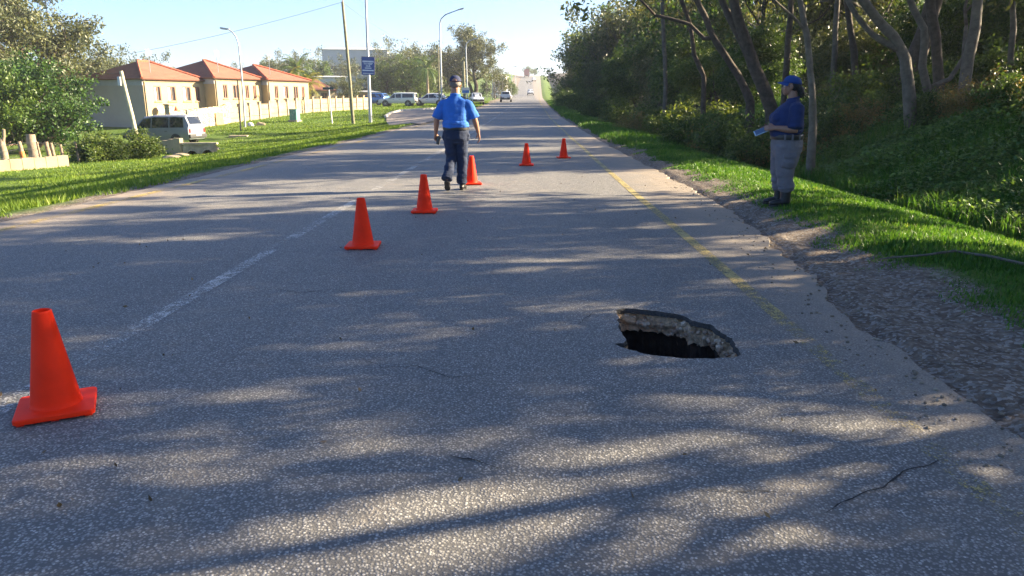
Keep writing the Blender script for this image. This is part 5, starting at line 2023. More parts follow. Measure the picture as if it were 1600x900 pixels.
def car(name, label, cat, loc, rz, pitch, W, secs, wheels, wr, sidewins, front_i, rear_i, paintm, group=None, detail=True, lamps=True):
    """secs: (x, z bottom, z belt, z top, half width at belt, half width at roof); front is +x"""
    root = thing(name, label, cat, loc, 0, group)
    root.rotation_euler = (0, pitch, rz)
    bm = new()
    rings = []

    def half(sx):
        x, zb, zs, zt, w, wt = sx
        lo = zb + (zs - zb) * 0.28
        mid = zb + (zs - zb) * 0.62
        return [(w * 0.90, zb), (w * 0.985, lo), (w, mid), (w * 0.975, zs), (wt + (w * 0.975 - wt) * 0.06, zs + (zt - zs) * 0.90), (wt * 0.86, zt - 0.012 * (zt > zs + .1)), (wt * 0.45, zt + 0.02 * (zt > zs + .1))]
    for sx in secs:
        h = half(sx)
        ring = [bm.verts.new((sx[0], y_, z_)) for y_, z_ in h] + [bm.verts.new((sx[0], -y_, z_)) for y_, z_ in reversed(h)]
        rings.append(ring)
    n = len(rings[0])
    for a_, b_ in zip(rings, rings[1:]):
        for k in range(n):
            j = (k + 1) % n
            bm.faces.new((a_[k], a_[j], b_[j], b_[k]))
    bm.faces.new(rings[0][::-1])
    bm.faces.new(rings[-1])
    body = obj('body', bm, paintm, root, True, 28)

    def lerp_sec(x):
        for s0, s1 in zip(secs, secs[1:]):
            if min(s0[0], s1[0]) <= x <= max(s0[0], s1[0]):
                t = (x - s0[0]) / (s1[0] - s0[0])
                return tuple(p + (q - p) * t for p, q in zip(s0, s1))
        return secs[0] if abs(x - secs[0][0]) < abs(x - secs[-1][0]) else secs[-1]

    def sidept(x, f, sg, off=0.006):
        s_ = lerp_sec(x)
        h = half(s_)
        y_ = h[3][0] + (h[4][0] - h[3][0]) * f
        z_ = h[3][1] + (h[4][1] - h[3][1]) * f
        return Vector((x, sg * (y_ + off), z_))
    for (x0b, x0t, x1b, x1t, f0, f1) in sidewins:
        for sg in (1, -1):
            bm = new()
            nx = 5
            cols = []
            for i in range(nx + 1):
                t = i / nx
                cols.append((bm.verts.new(sidept(x0b + (x1b - x0b) * t, f0, sg)), bm.verts.new(sidept(x0t + (x1t - x0t) * t, f1, sg))))
            for c0, c1 in zip(cols, cols[1:]):
                bm.faces.new((c0[0], c1[0], c1[1], c0[1]) if sg < 0 else (c0[0], c0[1], c1[1], c1[0]))
            obj('side_window', bm, M_TINT, root)
    # windscreen and rear window lie on the slopes between two sections
    for nm, (i0, i1, f0, f1) in (('windscreen', front_i), ('rear_window', rear_i)):
        s0, s1 = secs[i0], secs[i1]
        h0, h1 = half(s0), half(s1)
        bm = new()
        pts = []
        for f in (f0, f1):
            x = s0[0] + (s1[0] - s0[0]) * f
            y_ = (h0[5][0] + (h1[5][0] - h0[5][0]) * f) * 0.96
            z_ = h0[5][1] + (h1[5][1] - h0[5][1]) * f
            pts.append((x, y_, z_))
        nrm = Vector((pts[1][2] - pts[0][2], 0, -(pts[1][0] - pts[0][0])))
        if nrm.z < 0:
            nrm = -nrm
        nrm.normalize()
        if abs(nrm.z) < 1e-3:
            nrm = Vector((1 if s0[0] > 0 else -1, 0, 0))
        o_ = nrm * 0.022
        vs = [bm.verts.new(Vector((pts[0][0], -pts[0][1], pts[0][2])) + o_), bm.verts.new(Vector((pts[0][0], pts[0][1], pts[0][2])) + o_),
              bm.verts.new(Vector((pts[1][0], pts[1][1], pts[1][2])) + o_), bm.verts.new(Vector((pts[1][0], -pts[1][1], pts[1][2])) + o_)]
        bm.faces.new(vs)
        obj(nm, bm, M_TINT, root)
    for x in wheels:
        for sg in (1, -1):
            Mx = Matrix.Translation((x, sg * (W / 2 - 0.10), wr)) @ Matrix.Rotation(rad(-90 * sg), 4, 'X')
            bm = new()
            Ma = Matrix.Translation((x, sg * (W / 2 - 0.035), wr + 0.02)) @ Matrix.Rotation(rad(-90 * sg), 4, 'X')
            lathe(bm, [(0.001, 0.0), (wr * 1.16, 0.0), (wr * 1.18, 0.045), (wr * 1.1, 0.048), (0.001, 0.046)], 24, Ma, cap=False)
            obj('wheel_arch', bm, M_BUMP, root, True, 40)
            bm = new()
            lathe(bm, [(wr * 0.62, -0.08), (wr * 0.93, -0.10), (wr, -0.07), (wr, 0.09), (wr * 0.93, 0.125), (wr * 0.64, 0.12)], 28, Mx, cap=False)
            wl = obj('wheel', bm, M_BLACK, root, True, 40)
            bm = new()
            lathe(bm, [(0.001, 0.105), (0.07, 0.112), (wr * 0.2, 0.095), (wr * 0.56, 0.105), (wr * 0.66, 0.118)], 20, Mx, cap=False)
            for k in range(5):
                an = 2 * PI * k / 5
                bx(bm, (0.36 * wr * math.cos(an), 0.36 * wr * math.sin(an), 0.108), (wr * 0.58, 0.055, 0.02), an, Mx)
            obj('rim', bm, M_RIM, wl, True, 40)
    f, b = secs[-1], secs[0]
    # bumpers, lamps, plates, mirrors, handles
    for nm, s_, sg in (('front_bumper', f, 1), ('rear_bumper', b, -1)):
        bm = new()
        bx(bm, (s_[0] + sg * 0.03, 0, s_[1] + 0.14), (0.16, W * 0.92, 0.24), 0, None, 0.04)
        obj(nm, bm, M_BUMP, root, True, 40)
        bm = new()
        bx(bm, (s_[0] + sg * 0.115, 0, s_[1] + 0.2), (0.01, 0.5, 0.11))
        obj('number_plate', bm, M_PLATE, root)
    for sg in (1, -1):
        bm = new()
        bx(bm, (f[0] - 0.04, sg * f[4] * 0.74, f[1] + (f[2] - f[1]) * 0.7), (0.14, f[4] * 0.4, 0.16), 0, None, 0.03)
        obj('headlight', bm, M_LAMPW, root, True, 40)
        bm = new()
        bx(bm, (b[0] + 0.03, sg * b[4] * 0.9, b[1] + (b[2] - b[1]) * 0.82), (0.12, b[4] * 0.16, (b[2] - b[1]) * 0.42), 0, None, 0.02)
        obj('tail_light', bm, M_LAMPR, root, True, 40)
        if detail:
            xm = sidewins[0][2] - 0.05 if sidewins else f[0] * 0.4
            q = sidept(xm, 0.12, sg)
            bm = new()
            bx(bm, q + Vector((0.05, sg * 0.12, 0.03)), (0.12, 0.22, 0.17), 0, None, 0.03)
            obj('wing_mirror', bm, paintm, root, True, 40)
            for (x0b, _, x1b, _, _, _) in sidewins[:2]:
                s_ = lerp_sec(x0b + 0.15)
                bm = new()
                bx(bm, (x0b + 0.2, sg * (s_[4] + 0.01), s_[1] + (s_[2] - s_[1]) * 0.8), (0.2, 0.03, 0.03))
                obj('door_handle', bm, M_BUMP, root)
    return root


def slope_at(x, y, rz, L):
    dx, dy = math.cos(rz) * L / 2, math.sin(rz) * L / 2
    return -math.atan2(Hs(x + dx, y + dy) - Hs(x - dx, y - dy), L)


VAN = [(-2.55, 0.42, 1.02, 1.06, 0.86, 0.74), (-2.52, 0.36, 1.05, 1.30, 0.92, 0.76), (-2.28, 0.30, 1.06, 1.90, 0.95, 0.74), (-1.6, 0.28, 1.06, 1.95, 0.955, 0.76), (0.2, 0.28, 1.04, 1.95, 0.955, 0.76),
       (0.95, 0.28, 1.03, 1.86, 0.955, 0.74), (1.75, 0.28, 1.02, 1.22, 0.95, 0.74), (2.15, 0.28, 0.95, 1.08, 0.93, 0.72), (2.50, 0.34, 0.78, 0.86, 0.86, 0.66), (2.58, 0.42, 0.62, 0.66, 0.78, 0.6)]
pv = onground(268, 51.5)
rzv = rad(168)
car('van', 'silver grey passenger van parked on the driveway before the cream house', 'van', (pv.x, pv.y, Hs(pv.x, pv.y) - 0.05), rzv, slope_at(pv.x, pv.y, rzv, 3), 1.92, VAN, (-1.55, 1.6), 0.33,
    [(0.35, 0.32, 1.55, 0.95, 0.10, 0.90), (-1.05, -1.05, 0.27, 0.25, 0.10, 0.94), (-2.2, -2.12, -1.12, -1.12, 0.10, 0.94)], (6, 5, 0.12, 0.92), (1, 2, 0.10, 0.9), carpaint('silver_grey_paint', (0.20, 0.215, 0.24), 0.0))

PICK = [(-2.5, 0.5, 0.98, 1.02, 0.84, 0.72), (-2.46, 0.42, 1.02, 1.70, 0.87, 0.68), (-2.2, 0.40, 1.02, 1.76, 0.88, 0.70), (-0.4, 0.38, 1.0, 1.76, 0.88, 0.70), (0.35, 0.38, 1.0, 1.70, 0.88, 0.68), (1.05, 0.38, 0.98, 1.08, 0.88, 0.72),
        (2.0, 0.40, 0.92, 0.98, 0.87, 0.74), (2.4, 0.46, 0.80, 0.86, 0.84, 0.7), (2.46, 0.52, 0.7, 0.72, 0.8, 0.64)]
pp = onground(627, 101)
M_WCAR = carpaint('white_car_paint', (0.62, 0.61, 0.59))
car('pickup_truck', 'white pickup truck with a canopy parked at the junction', 'pickup truck', (pp.x, pp.y, pp.z + 0.02), rad(176), 0, 1.76, PICK, (-1.55, 1.5), 0.36,
    [(0.2, 0.2, 0.95, 0.5, 0.10, 0.88), (-0.62, -0.62, 0.1, 0.1, 0.12, 0.86), (-2.25, -2.2, -0.78, -0.78, 0.14, 0.86)], (5, 4, 0.1, 0.9), (0, 1, 0.15, 0.9), M_WCAR)

SUV = [(-2.2, 0.45, 0.92, 0.98, 0.84, 0.68), (-2.14, 0.38, 0.98, 1.2, 0.88, 0.7), (-1.8, 0.34, 0.98, 1.6, 0.90, 0.66), (-0.4, 0.32, 0.96, 1.66, 0.90, 0.68), (0.3, 0.32, 0.95, 1.6, 0.90, 0.66), (1.05, 0.32, 0.93, 1.04, 0.9, 0.7),
       (1.8, 0.34, 0.86, 0.93, 0.88, 0.72), (2.15, 0.42, 0.74, 0.8, 0.84, 0.68), (2.2, 0.5, 0.64, 0.67, 0.78, 0.6)]
SW = [(0.1, 0.1, 0.95, 0.45, 0.10, 0.88), (-1.0, -1.0, 0.02, 0.02, 0.10, 0.90), (-1.75, -1.6, -1.08, -1.08, 0.12, 0.88)]


def suv(label, px, Y, heading, m, group=None, s=1.0, name='car', dz=0.02):
    p = onground(px, Y)
    r = car(name, label, 'car', (p.x, p.y, p.z + dz), rad(heading), slope_at(p.x, p.y, rad(heading), 3), 1.8, SUV, (-1.35, 1.4), 0.34, SW, (5, 4, 0.1, 0.92), (1, 2, 0.1, 0.9), m, group)
    r.scale = (s, s, s)
    return r


suv('white car parked right of the pickup, half hidden by the walking man', 676, 104, 176, M_WCAR)
suv('dark blue car parked left of the pickup behind the blue sign post', 590, 106, 160, carpaint('blue_car_paint', (0.05, 0.14, 0.36), 0.2))
suv('silver car parked facing the camera right of the walking man', 746, 112, -78, carpaint('light_silver_paint', (0.6, 0.61, 0.62), 0.2))
suv('white off-road car driving away in the left lane', 791, 131, 90, M_WCAR, None, 1.05)
suv('small silver car coming toward the camera on the far road', 828, 226, -90, carpaint('light_silver_paint', (0.6, 0.61, 0.62)), None, 1.0)
suv('tiny white car near the crest of the far road', 833, 330, -90, M_WCAR)
suv('white car parked in front of the white building on the slope', 783, 178, 10, M_WCAR, None, 1.0)
# red lorry at the crest
p = onground(822, 370)
t = thing('lorry', 'red lorry driving over the crest of the far road', 'lorry', (p.x, p.y, p.z), rad(90))
M_RED = carpaint('red_lorry_paint', (0.35, 0.07, 0.05))
bm = new()
bx(bm, (-1.0, 0, 2.2), (5.6, 2.4, 2.7), 0, None, 0.05)
obj('cargo_box', bm, M_RED, t)
bm = new()
bx(bm, (2.9, 0, 1.55), (1.8, 2.3, 2.0), 0, None, 0.15)
cb = obj('cab', bm, M_RED, t)
bm = new()
bx(bm, (3.81, 0, 1.95), (0.03, 2.0, 0.8))
obj('windscreen', bm, M_TINT, cb)
bm = new()
bx(bm, (0, 0, 0.72), (7.4, 1.0, 0.25))
obj('chassis', bm, M_BUMP, t)
for x_ in (-2.6, -1.4, 2.7):
    for sg in (1, -1):
        bm = new()
        lathe(bm, [(0.3, -0.15), (0.48, -0.15), (0.5, 0.15), (0.3, 0.15)], 18, Matrix.Translation((x_, sg * 1.0, 0.5)) @ Matrix.Rotation(rad(90), 4, 'X'))
        obj('wheel', bm, M_BLACK, t, True, 40)

# ================================================================== PEOPLE
def loft(bm, rings, n=18, ref=(1, 0, 0)):
    """closed limb: rings of (centre, radius along ref, radius across)"""
    cs = [Vector(r[0]) for r in rings]
    vs = []
    for i, r in enumerate(rings):
        if i == 0:
            t = cs[1] - cs[0]
        elif i == len(cs) - 1:
            t = cs[-1] - cs[-2]
        else:
            t = (cs[i + 1] - cs[i]).normalized() + (cs[i] - cs[i - 1]).normalized()
        t.normalize()
        a = Vector(ref) - t * Vector(ref).dot(t)
        if a.length < 0.05:
            a = t.orthogonal()
        a.normalize()
        b = t.cross(a)
        vs.append([bm.verts.new(cs[i] + a * math.cos(2 * PI * k / n) * r[1] + b * math.sin(2 * PI * k / n) * r[2]) for k in range(n)])
    for r0, r1 in zip(vs, vs[1:]):
        for k in range(n):
            j = (k + 1) % n
            bm.faces.new((r0[k], r0[j], r1[j], r1[k]))
    for ring, sg in ((vs[0], -1), (vs[-1], 1)):
        c = sum((v.co for v in ring), Vector()) / n
        i = 0 if sg < 0 else -1
        d = (cs[0] - cs[1]) if sg < 0 else (cs[-1] - cs[-2])
        tip = bm.verts.new(c + d.normalized() * min(rings[i][1], rings[i][2]) * 0.45)
        for k in range(n):
            j = (k + 1) % n
            bm.faces.new((ring[j], ring[k], tip) if sg < 0 else (ring[k], ring[j], tip))


def ell(bm, c, r, rot=None):
    M4 = Matrix.Translation(Vector(c)) @ (rot.to_4x4() if rot is not None else Matrix.Identity(4)) @ Matrix.Diagonal((r[0], r[1], r[2], 1))
    bmesh.ops.create_uvsphere(bm, u_segments=20, v_segments=14, radius=1.0, matrix=M4)


def fuse(name, bm, voxel, m, parent, smooth=3, wrinkle=None, cut=None):
    """melt overlapping lofts into one continuous skin"""
    bmesh.ops.recalc_face_normals(bm, faces=bm.faces[:])
    me = bpy.data.meshes.new(name)
    bm.to_mesh(me)
    bm.free()
    tmp = bpy.data.objects.new(name, me)
    COL.objects.link(tmp)
    md = tmp.modifiers.new('r', 'REMESH')
    md.mode = 'VOXEL'
    md.voxel_size = voxel
    md.adaptivity = 0.0
    sm = tmp.modifiers.new('s', 'SMOOTH')
    sm.factor = 0.5
    sm.iterations = smooth
    dg = bpy.context.evaluated_depsgraph_get()
    out = bpy.data.meshes.new_from_object(tmp.evaluated_get(dg))
    bpy.data.objects.remove(tmp)
    out.name = name
    if wrinkle:
        out.update()
        nr = [v.normal.copy() for v in out.vertices]
        for v, n_ in zip(out.vertices, nr):
            v.co += n_ * wrinkle(v.co)
    out.materials.clear()
    out.materials.append(m)
    out.shade_smooth()
    return link(bpy.data.objects.new(name, out), parent)


def fingers(bm, wrist, palm_end, side, nrm, curl, s=1.0):
    """palm and five separate bent fingers; side points to the thumb, nrm out of the palm"""
    wrist, palm_end, side, nrm = Vector(wrist), Vector(palm_end), Vector(side).normalized(), Vector(nrm).normalized()
    d = (palm_end - wrist).normalized()
    L = (palm_end - wrist).length
    loft(bm, [(wrist - d * 0.02, 0.028 * s, 0.020 * s), (wrist + d * L * 0.35, 0.038 * s, 0.018 * s), (wrist + d * L * 0.75, 0.043 * s, 0.016 * s), (palm_end, 0.040 * s, 0.013 * s)], 14, side)
    for k, (o, l) in enumerate(((0.030, 0.070), (0.010, 0.080), (-0.010, 0.075), (-0.029, 0.058))):
        p = palm_end + side * o * s - d * 0.006
        q = d
        pts = [p - d * 0.01, p]
        for j, f in enumerate((0.42, 0.32, 0.26)):
            an = curl * (0.6 + 0.25 * j) * (1 + 0.1 * k)
            q = (q * math.cos(an) + nrm * math.sin(an)).normalized()
            pts.append(pts[-1] + q * l * f * s)
        rs = (0.0095, 0.0095, 0.009, 0.0082, 0.007)
        loft(bm, [(pp_, r_ * s, r_ * s) for pp_, r_ in zip(pts, rs)], 10, side)
    p = wrist + d * L * 0.3 + side * 0.03 * s
    q = (side * 0.75 + d * 0.6 + nrm * 0.25).normalized()
    pts = [p - q * 0.01, p + q * 0.03 * s]
    q = (q * 0.6 + d * 0.7 + nrm * 0.3).normalized()
    pts.append(pts[-1] + q * 0.03 * s)
    pts.append(pts[-1] + (q + nrm * 0.3).normalized() * 0.024 * s)
    loft(bm, [(pp_, r_ * s, r_ * s) for pp_, r_ in zip(pts, (0.013, 0.012, 0.0105, 0.008))], 10, side)


def head(bm, c, fwd, s=1.0, jaw=1.0):
    """skull, jaw, nose, lips, brow, ears round centre c; fwd is where the face looks"""
    f = Vector(fwd).normalized()
    u = Vector((0, 0, 1))
    r = f.cross(u).normalized()
    u = r.cross(f)
    R = Matrix((r, f, u)).transposed()
    c = Vector(c)

    def at(x, y, z):
        return c + R @ Vector((x * s, y * s, z * s))
    ell(bm, at(0, -0.012, 0.03), (0.075 * s, 0.096 * s, 0.09 * s), R)
    ell(bm, at(0, 0.018, -0.035), (0.064 * s * jaw, 0.075 * s, 0.075 * s), R)
    ell(bm, at(0, 0.052, -0.082), (0.036 * s * jaw, 0.034 * s, 0.030 * s), R)
    ell(bm, at(0, 0.085, -0.020), (0.013 * s, 0.014 * s, 0.030 * s), R)
    ell(bm, at(0, 0.098, -0.034), (0.017 * s, 0.017 * s, 0.013 * s), R)
    ell(bm, at(0, 0.083, -0.060), (0.024 * s, 0.013 * s, 0.0075 * s), R)
    ell(bm, at(0, 0.081, -0.072), (0.021 * s, 0.013 * s, 0.0075 * s), R)
    ell(bm, at(0, 0.070, 0.020), (0.052 * s, 0.018 * s, 0.013 * s), R)
    for sg in (1, -1):
        ell(bm, at(sg * 0.042, 0.055, -0.030), (0.026 * s, 0.024 * s, 0.022 * s), R)
        ell(bm, at(sg * 0.078, -0.008, -0.008), (0.010 * s, 0.022 * s, 0.034 * s), R)
    return R, at


def wr(amp, sx, sy, sz, seed):
    def f(p):
        q = Vector((p.x * sx + seed, p.y * sy, p.z * sz))
        return amp * (noise.noise(q) + 0.55 * noise.noise(q * 2.1 + Vector((4, 2, 9))))
    return f


M_SKIN = mat('weathered_skin', (0.34, 0.17, 0.11), 0.55, 0.10, 14, 0.08, 120)
M_SKIN2 = mat('brown_skin', (0.24, 0.125, 0.082), 0.5, 0.10, 14, 0.08, 120)
M_BLUE = mat('bright_blue_shirt_cotton', (0.025, 0.14, 0.50), 0.85, 0.10, 9, 0.25, 220)
M_NAVY = mat('navy_trouser_cloth', (0.012, 0.022, 0.055), 0.9, 0.2, 9, 0.3, 200)
M_POLO = mat('navy_polo_knit', (0.010, 0.022, 0.085), 0.9, 0.15, 9, 0.3, 240)
M_GREY = mat('grey_cargo_cloth', (0.14, 0.13, 0.143), 0.9, 0.14, 9, 0.3, 200)
M_LEATH = mat('black_leather', (0.016, 0.015, 0.015), 0.45, 0.2, 20, 0.15, 90)
M_CAPN = mat('navy_cap_cloth', (0.014, 0.022, 0.07), 0.85, 0.15, 14, 0.2, 200)
M_CAPB = mat('royal_blue_cap_cloth', (0.012, 0.045, 0.18), 0.85, 0.12, 14, 0.2, 200)
M_HAIRG = mat('grey_hair', (0.17, 0.15, 0.13), 0.7, 0.4, 60, 0.6, 150)
M_HAIRB = mat('black_hair', (0.012, 0.010, 0.010), 0.55, 0.4, 60, 0.6, 150)


def cap(parent, at, R, s, m, strap_gap=False):
    bm = new()
    # crown: half dome with a little height at the front
    n, k = 28, 9
    rings = []
    for i in range(k):
        ph = (PI / 2) * i / (k - 1)
        rr_, zz = math.cos(ph) ** 0.8, math.sin(ph)
        ring = []
        for j in range(n):
            an = 2 * PI * j / n
            x = 0.084 * rr_ * math.cos(an)
            y = -0.012 + 0.108 * rr_ * math.sin(an)
            z = 0.036 + 0.090 * zz + 0.012 * math.sin(an) * rr_
            ring.append(bm.verts.new(at(x, y, z)))
        rings.append(ring)
    for a_, b_ in zip(rings, rings[1:]):
        for j in range(n):
            q = (j + 1) % n
            if (a_[j].co - a_[q].co).length < 1e-7:
                continue
            bm.faces.new((a_[j], a_[q], b_[q], b_[j]))
    bmesh.ops.remove_doubles(bm, verts=bm.verts[:], dist=1e-5)
    c = obj('cap', bm, m, parent, True, None)
    sol = c.modifiers.new('cloth', 'SOLIDIFY')
    sol.thickness = 0.004
    sol.offset = 1.0
    bm = new()
    # peak
    P = []
    for i in range(7):
        row = []
        for j in range(13):
            an = rad(20 + 140 * j / 12)
            ext = i / 6
            x = 0.084 * math.cos(an) * (1 + 0.06 * ext)
            y = -0.012 + 0.108 * math.sin(an) + ext * 0.075 * math.sin(an) ** 1.5
            z = 0.047 - 0.012 * ext - 0.03 * abs(math.cos(an)) ** 2 * (0.4 + ext) + 0.006
            row.append((x, y, z))
        P.append(row)
    top = [[bm.verts.new(at(*q)) for q in row] for row in P]
    bot = [[bm.verts.new(at(q[0], q[1], q[2] - 0.006)) for q in row] for row in P]
    for g, fl in ((top, 0), (bot, 1)):
        for i in range(6):
            for j in range(12):
                bm.faces.new((g[i][j], g[i][j + 1], g[i + 1][j + 1], g[i + 1][j]))
    for j in range(12):
        bm.faces.new((top[6][j], top[6][j + 1], bot[6][j + 1], bot[6][j]))
    obj('peak', bm, m, c, True, 60)
    bm = new()
    ell(bm, at(0, -0.012, 0.131), (0.009, 0.009, 0.006))
    obj('button', bm, m, c, True)
    if strap_gap:
        bm = new()
        for j in range(9):
            an = rad(-90 - 26 + 52 * j / 8)
            up = 0.03 * math.cos((j - 4) / 4 * PI / 2)
            a_ = bm.verts.new(at(0.0885 * math.cos(an), -0.012 + 0.1135 * math.sin(an), 0.034))
            b_ = bm.verts.new(at(0.0885 * math.cos(an) * 0.985, -0.012 + 0.1135 * math.sin(an) * 0.985, 0.036 + up + 0.006))
            if j:
                bm.faces.new((pa, a_, b_, pb))
            pa, pb = a_, b_
        obj('strap_opening', bm, M_SKIN, c)
    return c


# ------------------------------------------------------------------ the man walking away
pm = flatpt(714, 297)
man = thing('person', 'man in a bright blue shirt, navy trousers and cap walking away along the road', 'person', (pm.x, pm.y, 0.0), rad(-3))
bm = new()
R_, at_ = head(bm, (0.0, 0.045, 1.665), (0.0, 1, -0.12), 1.06, 1.1)
loft(bm, [((0, 0.01, 1.42), 0.085, 0.075), ((0, 0.015, 1.50), 0.074, 0.072), ((0, 0.03, 1.60), 0.070, 0.074)], 16)
loft(bm, [((0, 0.0, 0.92), 0.165, 0.12), ((0, 0, 1.05), 0.165, 0.13), ((0, 0.0, 1.2), 0.175, 0.125), ((0, 0, 1.36), 0.185, 0.105), ((0, 0.0, 1.45), 0.12, 0.08)], 20)
Ls, Le, Lw = Vector((-0.212, 0.0, 1.355)), Vector((-0.300, -0.03, 1.13)), Vector((-0.335, 0.06, 0.905))
Rs, Re, Rw = Vector((0.212, 0.0, 1.355)), Vector((0.300, 0.03, 1.13)), Vector((0.345, 0.14, 0.915))
for S_, E_, W_ in ((Ls, Le, Lw), (Rs, Re, Rw)):
    loft(bm, [(S_, 0.062, 0.062), (S_.lerp(E_, 0.4), 0.055, 0.055), (E_, 0.044, 0.046), (E_.lerp(W_, 0.3), 0.046, 0.048), (E_.lerp(W_, 0.7), 0.035, 0.038), (W_, 0.028, 0.031)], 14)
hipL, kneeL, ankL = Vector((-0.095, 0.0, 0.93)), Vector((-0.085, 0.02, 0.50)), Vector((-0.135, -0.20, 0.185))
hipR, kneeR, ankR = Vector((0.095, 0.0, 0.93)), Vector((0.085, 0.06, 0.50)), Vector((0.075, 0.03, 0.10))
for h_, k_, a_ in ((hipL, kneeL, ankL), (hipR, kneeR, ankR)):
    loft(bm, [(h_, 0.08, 0.085), (h_.lerp(k_, 0.5), 0.07, 0.075), (k_, 0.054, 0.056), (k_.lerp(a_, 0.35), 0.052, 0.056), (a_, 0.038, 0.04)], 14)
fingers(bm, Lw, Lw + Vector((-0.012, 0.02, -0.095)), (0.35, 1.0, 0.1), (1, -0.2, 0.0), 0.75, 1.1)
fingers(bm, Rw, Rw + Vector((0.012, 0.02, -0.095)), (-0.35, 1.0, 0.1), (-1, -0.2, 0.0), 0.35, 1.1)
fuse('body', bm, 0.0065, M_SKIN, man, 2)
# hair at the back of the head
bm = new()
ell(bm, at_(0, -0.035, -0.005), (0.082, 0.082, 0.062), R_)
fuse('hair', bm, 0.008, M_HAIRG, man, 1, wr(0.002, 60, 60, 60, 1))
cap(man, at_, R_, 1, M_CAPN, True)
# shirt with short sleeves, tucked and bloused over the belt
bm = new()
loft(bm, [((0, -0.005, 0.985), 0.190, 0.145), ((0, -0.01, 1.02), 0.212, 0.165), ((0, -0.01, 1.10), 0.212, 0.168), ((0, -0.01, 1.22), 0.215, 0.155), ((0, -0.01, 1.33), 0.222, 0.138), ((0, -0.005, 1.405), 0.205, 0.115), ((0, 0.0, 1.455), 0.135, 0.09), ((0, 0.01, 1.49), 0.082, 0.078)], 24)
for S_, E_ in ((Ls, Le), (Rs, Re)):
    i_ = Vector((S_.x * 0.72, 0, 1.40))
    e_ = S_.lerp(E_, 0.92)
    loft(bm, [(i_ + Vector((0, 0, -0.01)), 0.06, 0.08), (S_, 0.074, 0.084), (S_.lerp(E_, 0.4), 0.078, 0.088), (e_, 0.083, 0.092)], 18)
w1 = wr(0.010, 9, 9, 5, 3)
w2 = wr(0.013, 3, 4, 22, 8)
fuse('shirt', bm, 0.009, M_BLUE, man, 3, lambda p: w1(p) * 1.0 + w2(p) * max(0.25, min(1.2, (1.28 - p.z) * 6)))
bm = new()
lathe(bm, [(0.080, 0.0), (0.086, 0.012), (0.080, 0.036), (0.073, 0.038)], 24, Matrix.Translation((0, 0.01, 1.482)) @ Matrix.Rotation(rad(-8), 4, 'X'), cap=False)
cl = obj('collar', bm, M_BLUE, man, True, None)
for sg in (-1, 1):
    bm = new()
    c0_, c1_ = Vector((sg * 0.09, 0.0, 1.475)), Vector((sg * 0.215, 0.0, 1.432))
    d_ = c1_ - c0_
    M4 = Matrix.Translation((c0_ + c1_) / 2 + Vector((0, 0, 0.008))) @ d_.to_track_quat('X', 'Z').to_matrix().to_4x4()
    bx(bm, (0, 0, 0), (d_.length, 0.055, 0.012), 0, M4, 0.004)
    obj('epaulette', bm, M_NAVY, man, True, 40)
# trousers
bm = new()
loft(bm, [((0, -0.005, 1.0), 0.188, 0.142), ((0, -0.01, 0.93), 0.200, 0.155), ((0, -0.01, 0.84), 0.200, 0.155), ((0, 0, 0.77), 0.16, 0.12)], 22)
for h_, k_, a_ in ((hipL, kneeL, ankL), (hipR, kneeR, ankR)):
    loft(bm, [(h_ + Vector((0, -0.005, -0.02)), 0.105, 0.14), (h_.lerp(k_, 0.4), 0.105, 0.118), (h_.lerp(k_, 0.75), 0.093, 0.1), (k_, 0.085, 0.09), (k_.lerp(a_, 0.5), 0.082, 0.088), (k_.lerp(a_, 0.97), 0.083, 0.09)], 18)
loft(bm, [((-0.185, 0.0, 0.93), 0.025, 0.05), ((-0.205, 0, 0.86), 0.025, 0.055), ((-0.19, 0, 0.80), 0.02, 0.05)], 10)
loft(bm, [((0.185, 0.0, 0.93), 0.025, 0.05), ((0.205, 0, 0.88), 0.02, 0.05), ((0.19, 0, 0.80), 0.02, 0.05)], 10)
w3 = wr(0.009, 7, 7, 14, 5)
fuse('trousers', bm, 0.009, M_NAVY, man, 3, lambda p: w3(p) * (0.7 + (1 - min(1, p.z)) * 1.2))
bm = new()
rings = []
n = 28
for z_, k in ((0.965, 1.0), (0.967, 1.012), (1.003, 1.012), (1.005, 1.0)):
    rings.append([bm.verts.new((0.206 * k * math.cos(2 * PI * j / n), -0.008 + 0.160 * k * math.sin(2 * PI * j / n), z_)) for j in range(n)])
for a_, b_ in zip(rings, rings[1:]):
    for j in range(n):
        bm.faces.new((a_[j], a_[(j + 1) % n], b_[(j + 1) % n], b_[j]))
obj('belt', bm, M_LEATH, man, True, 40)


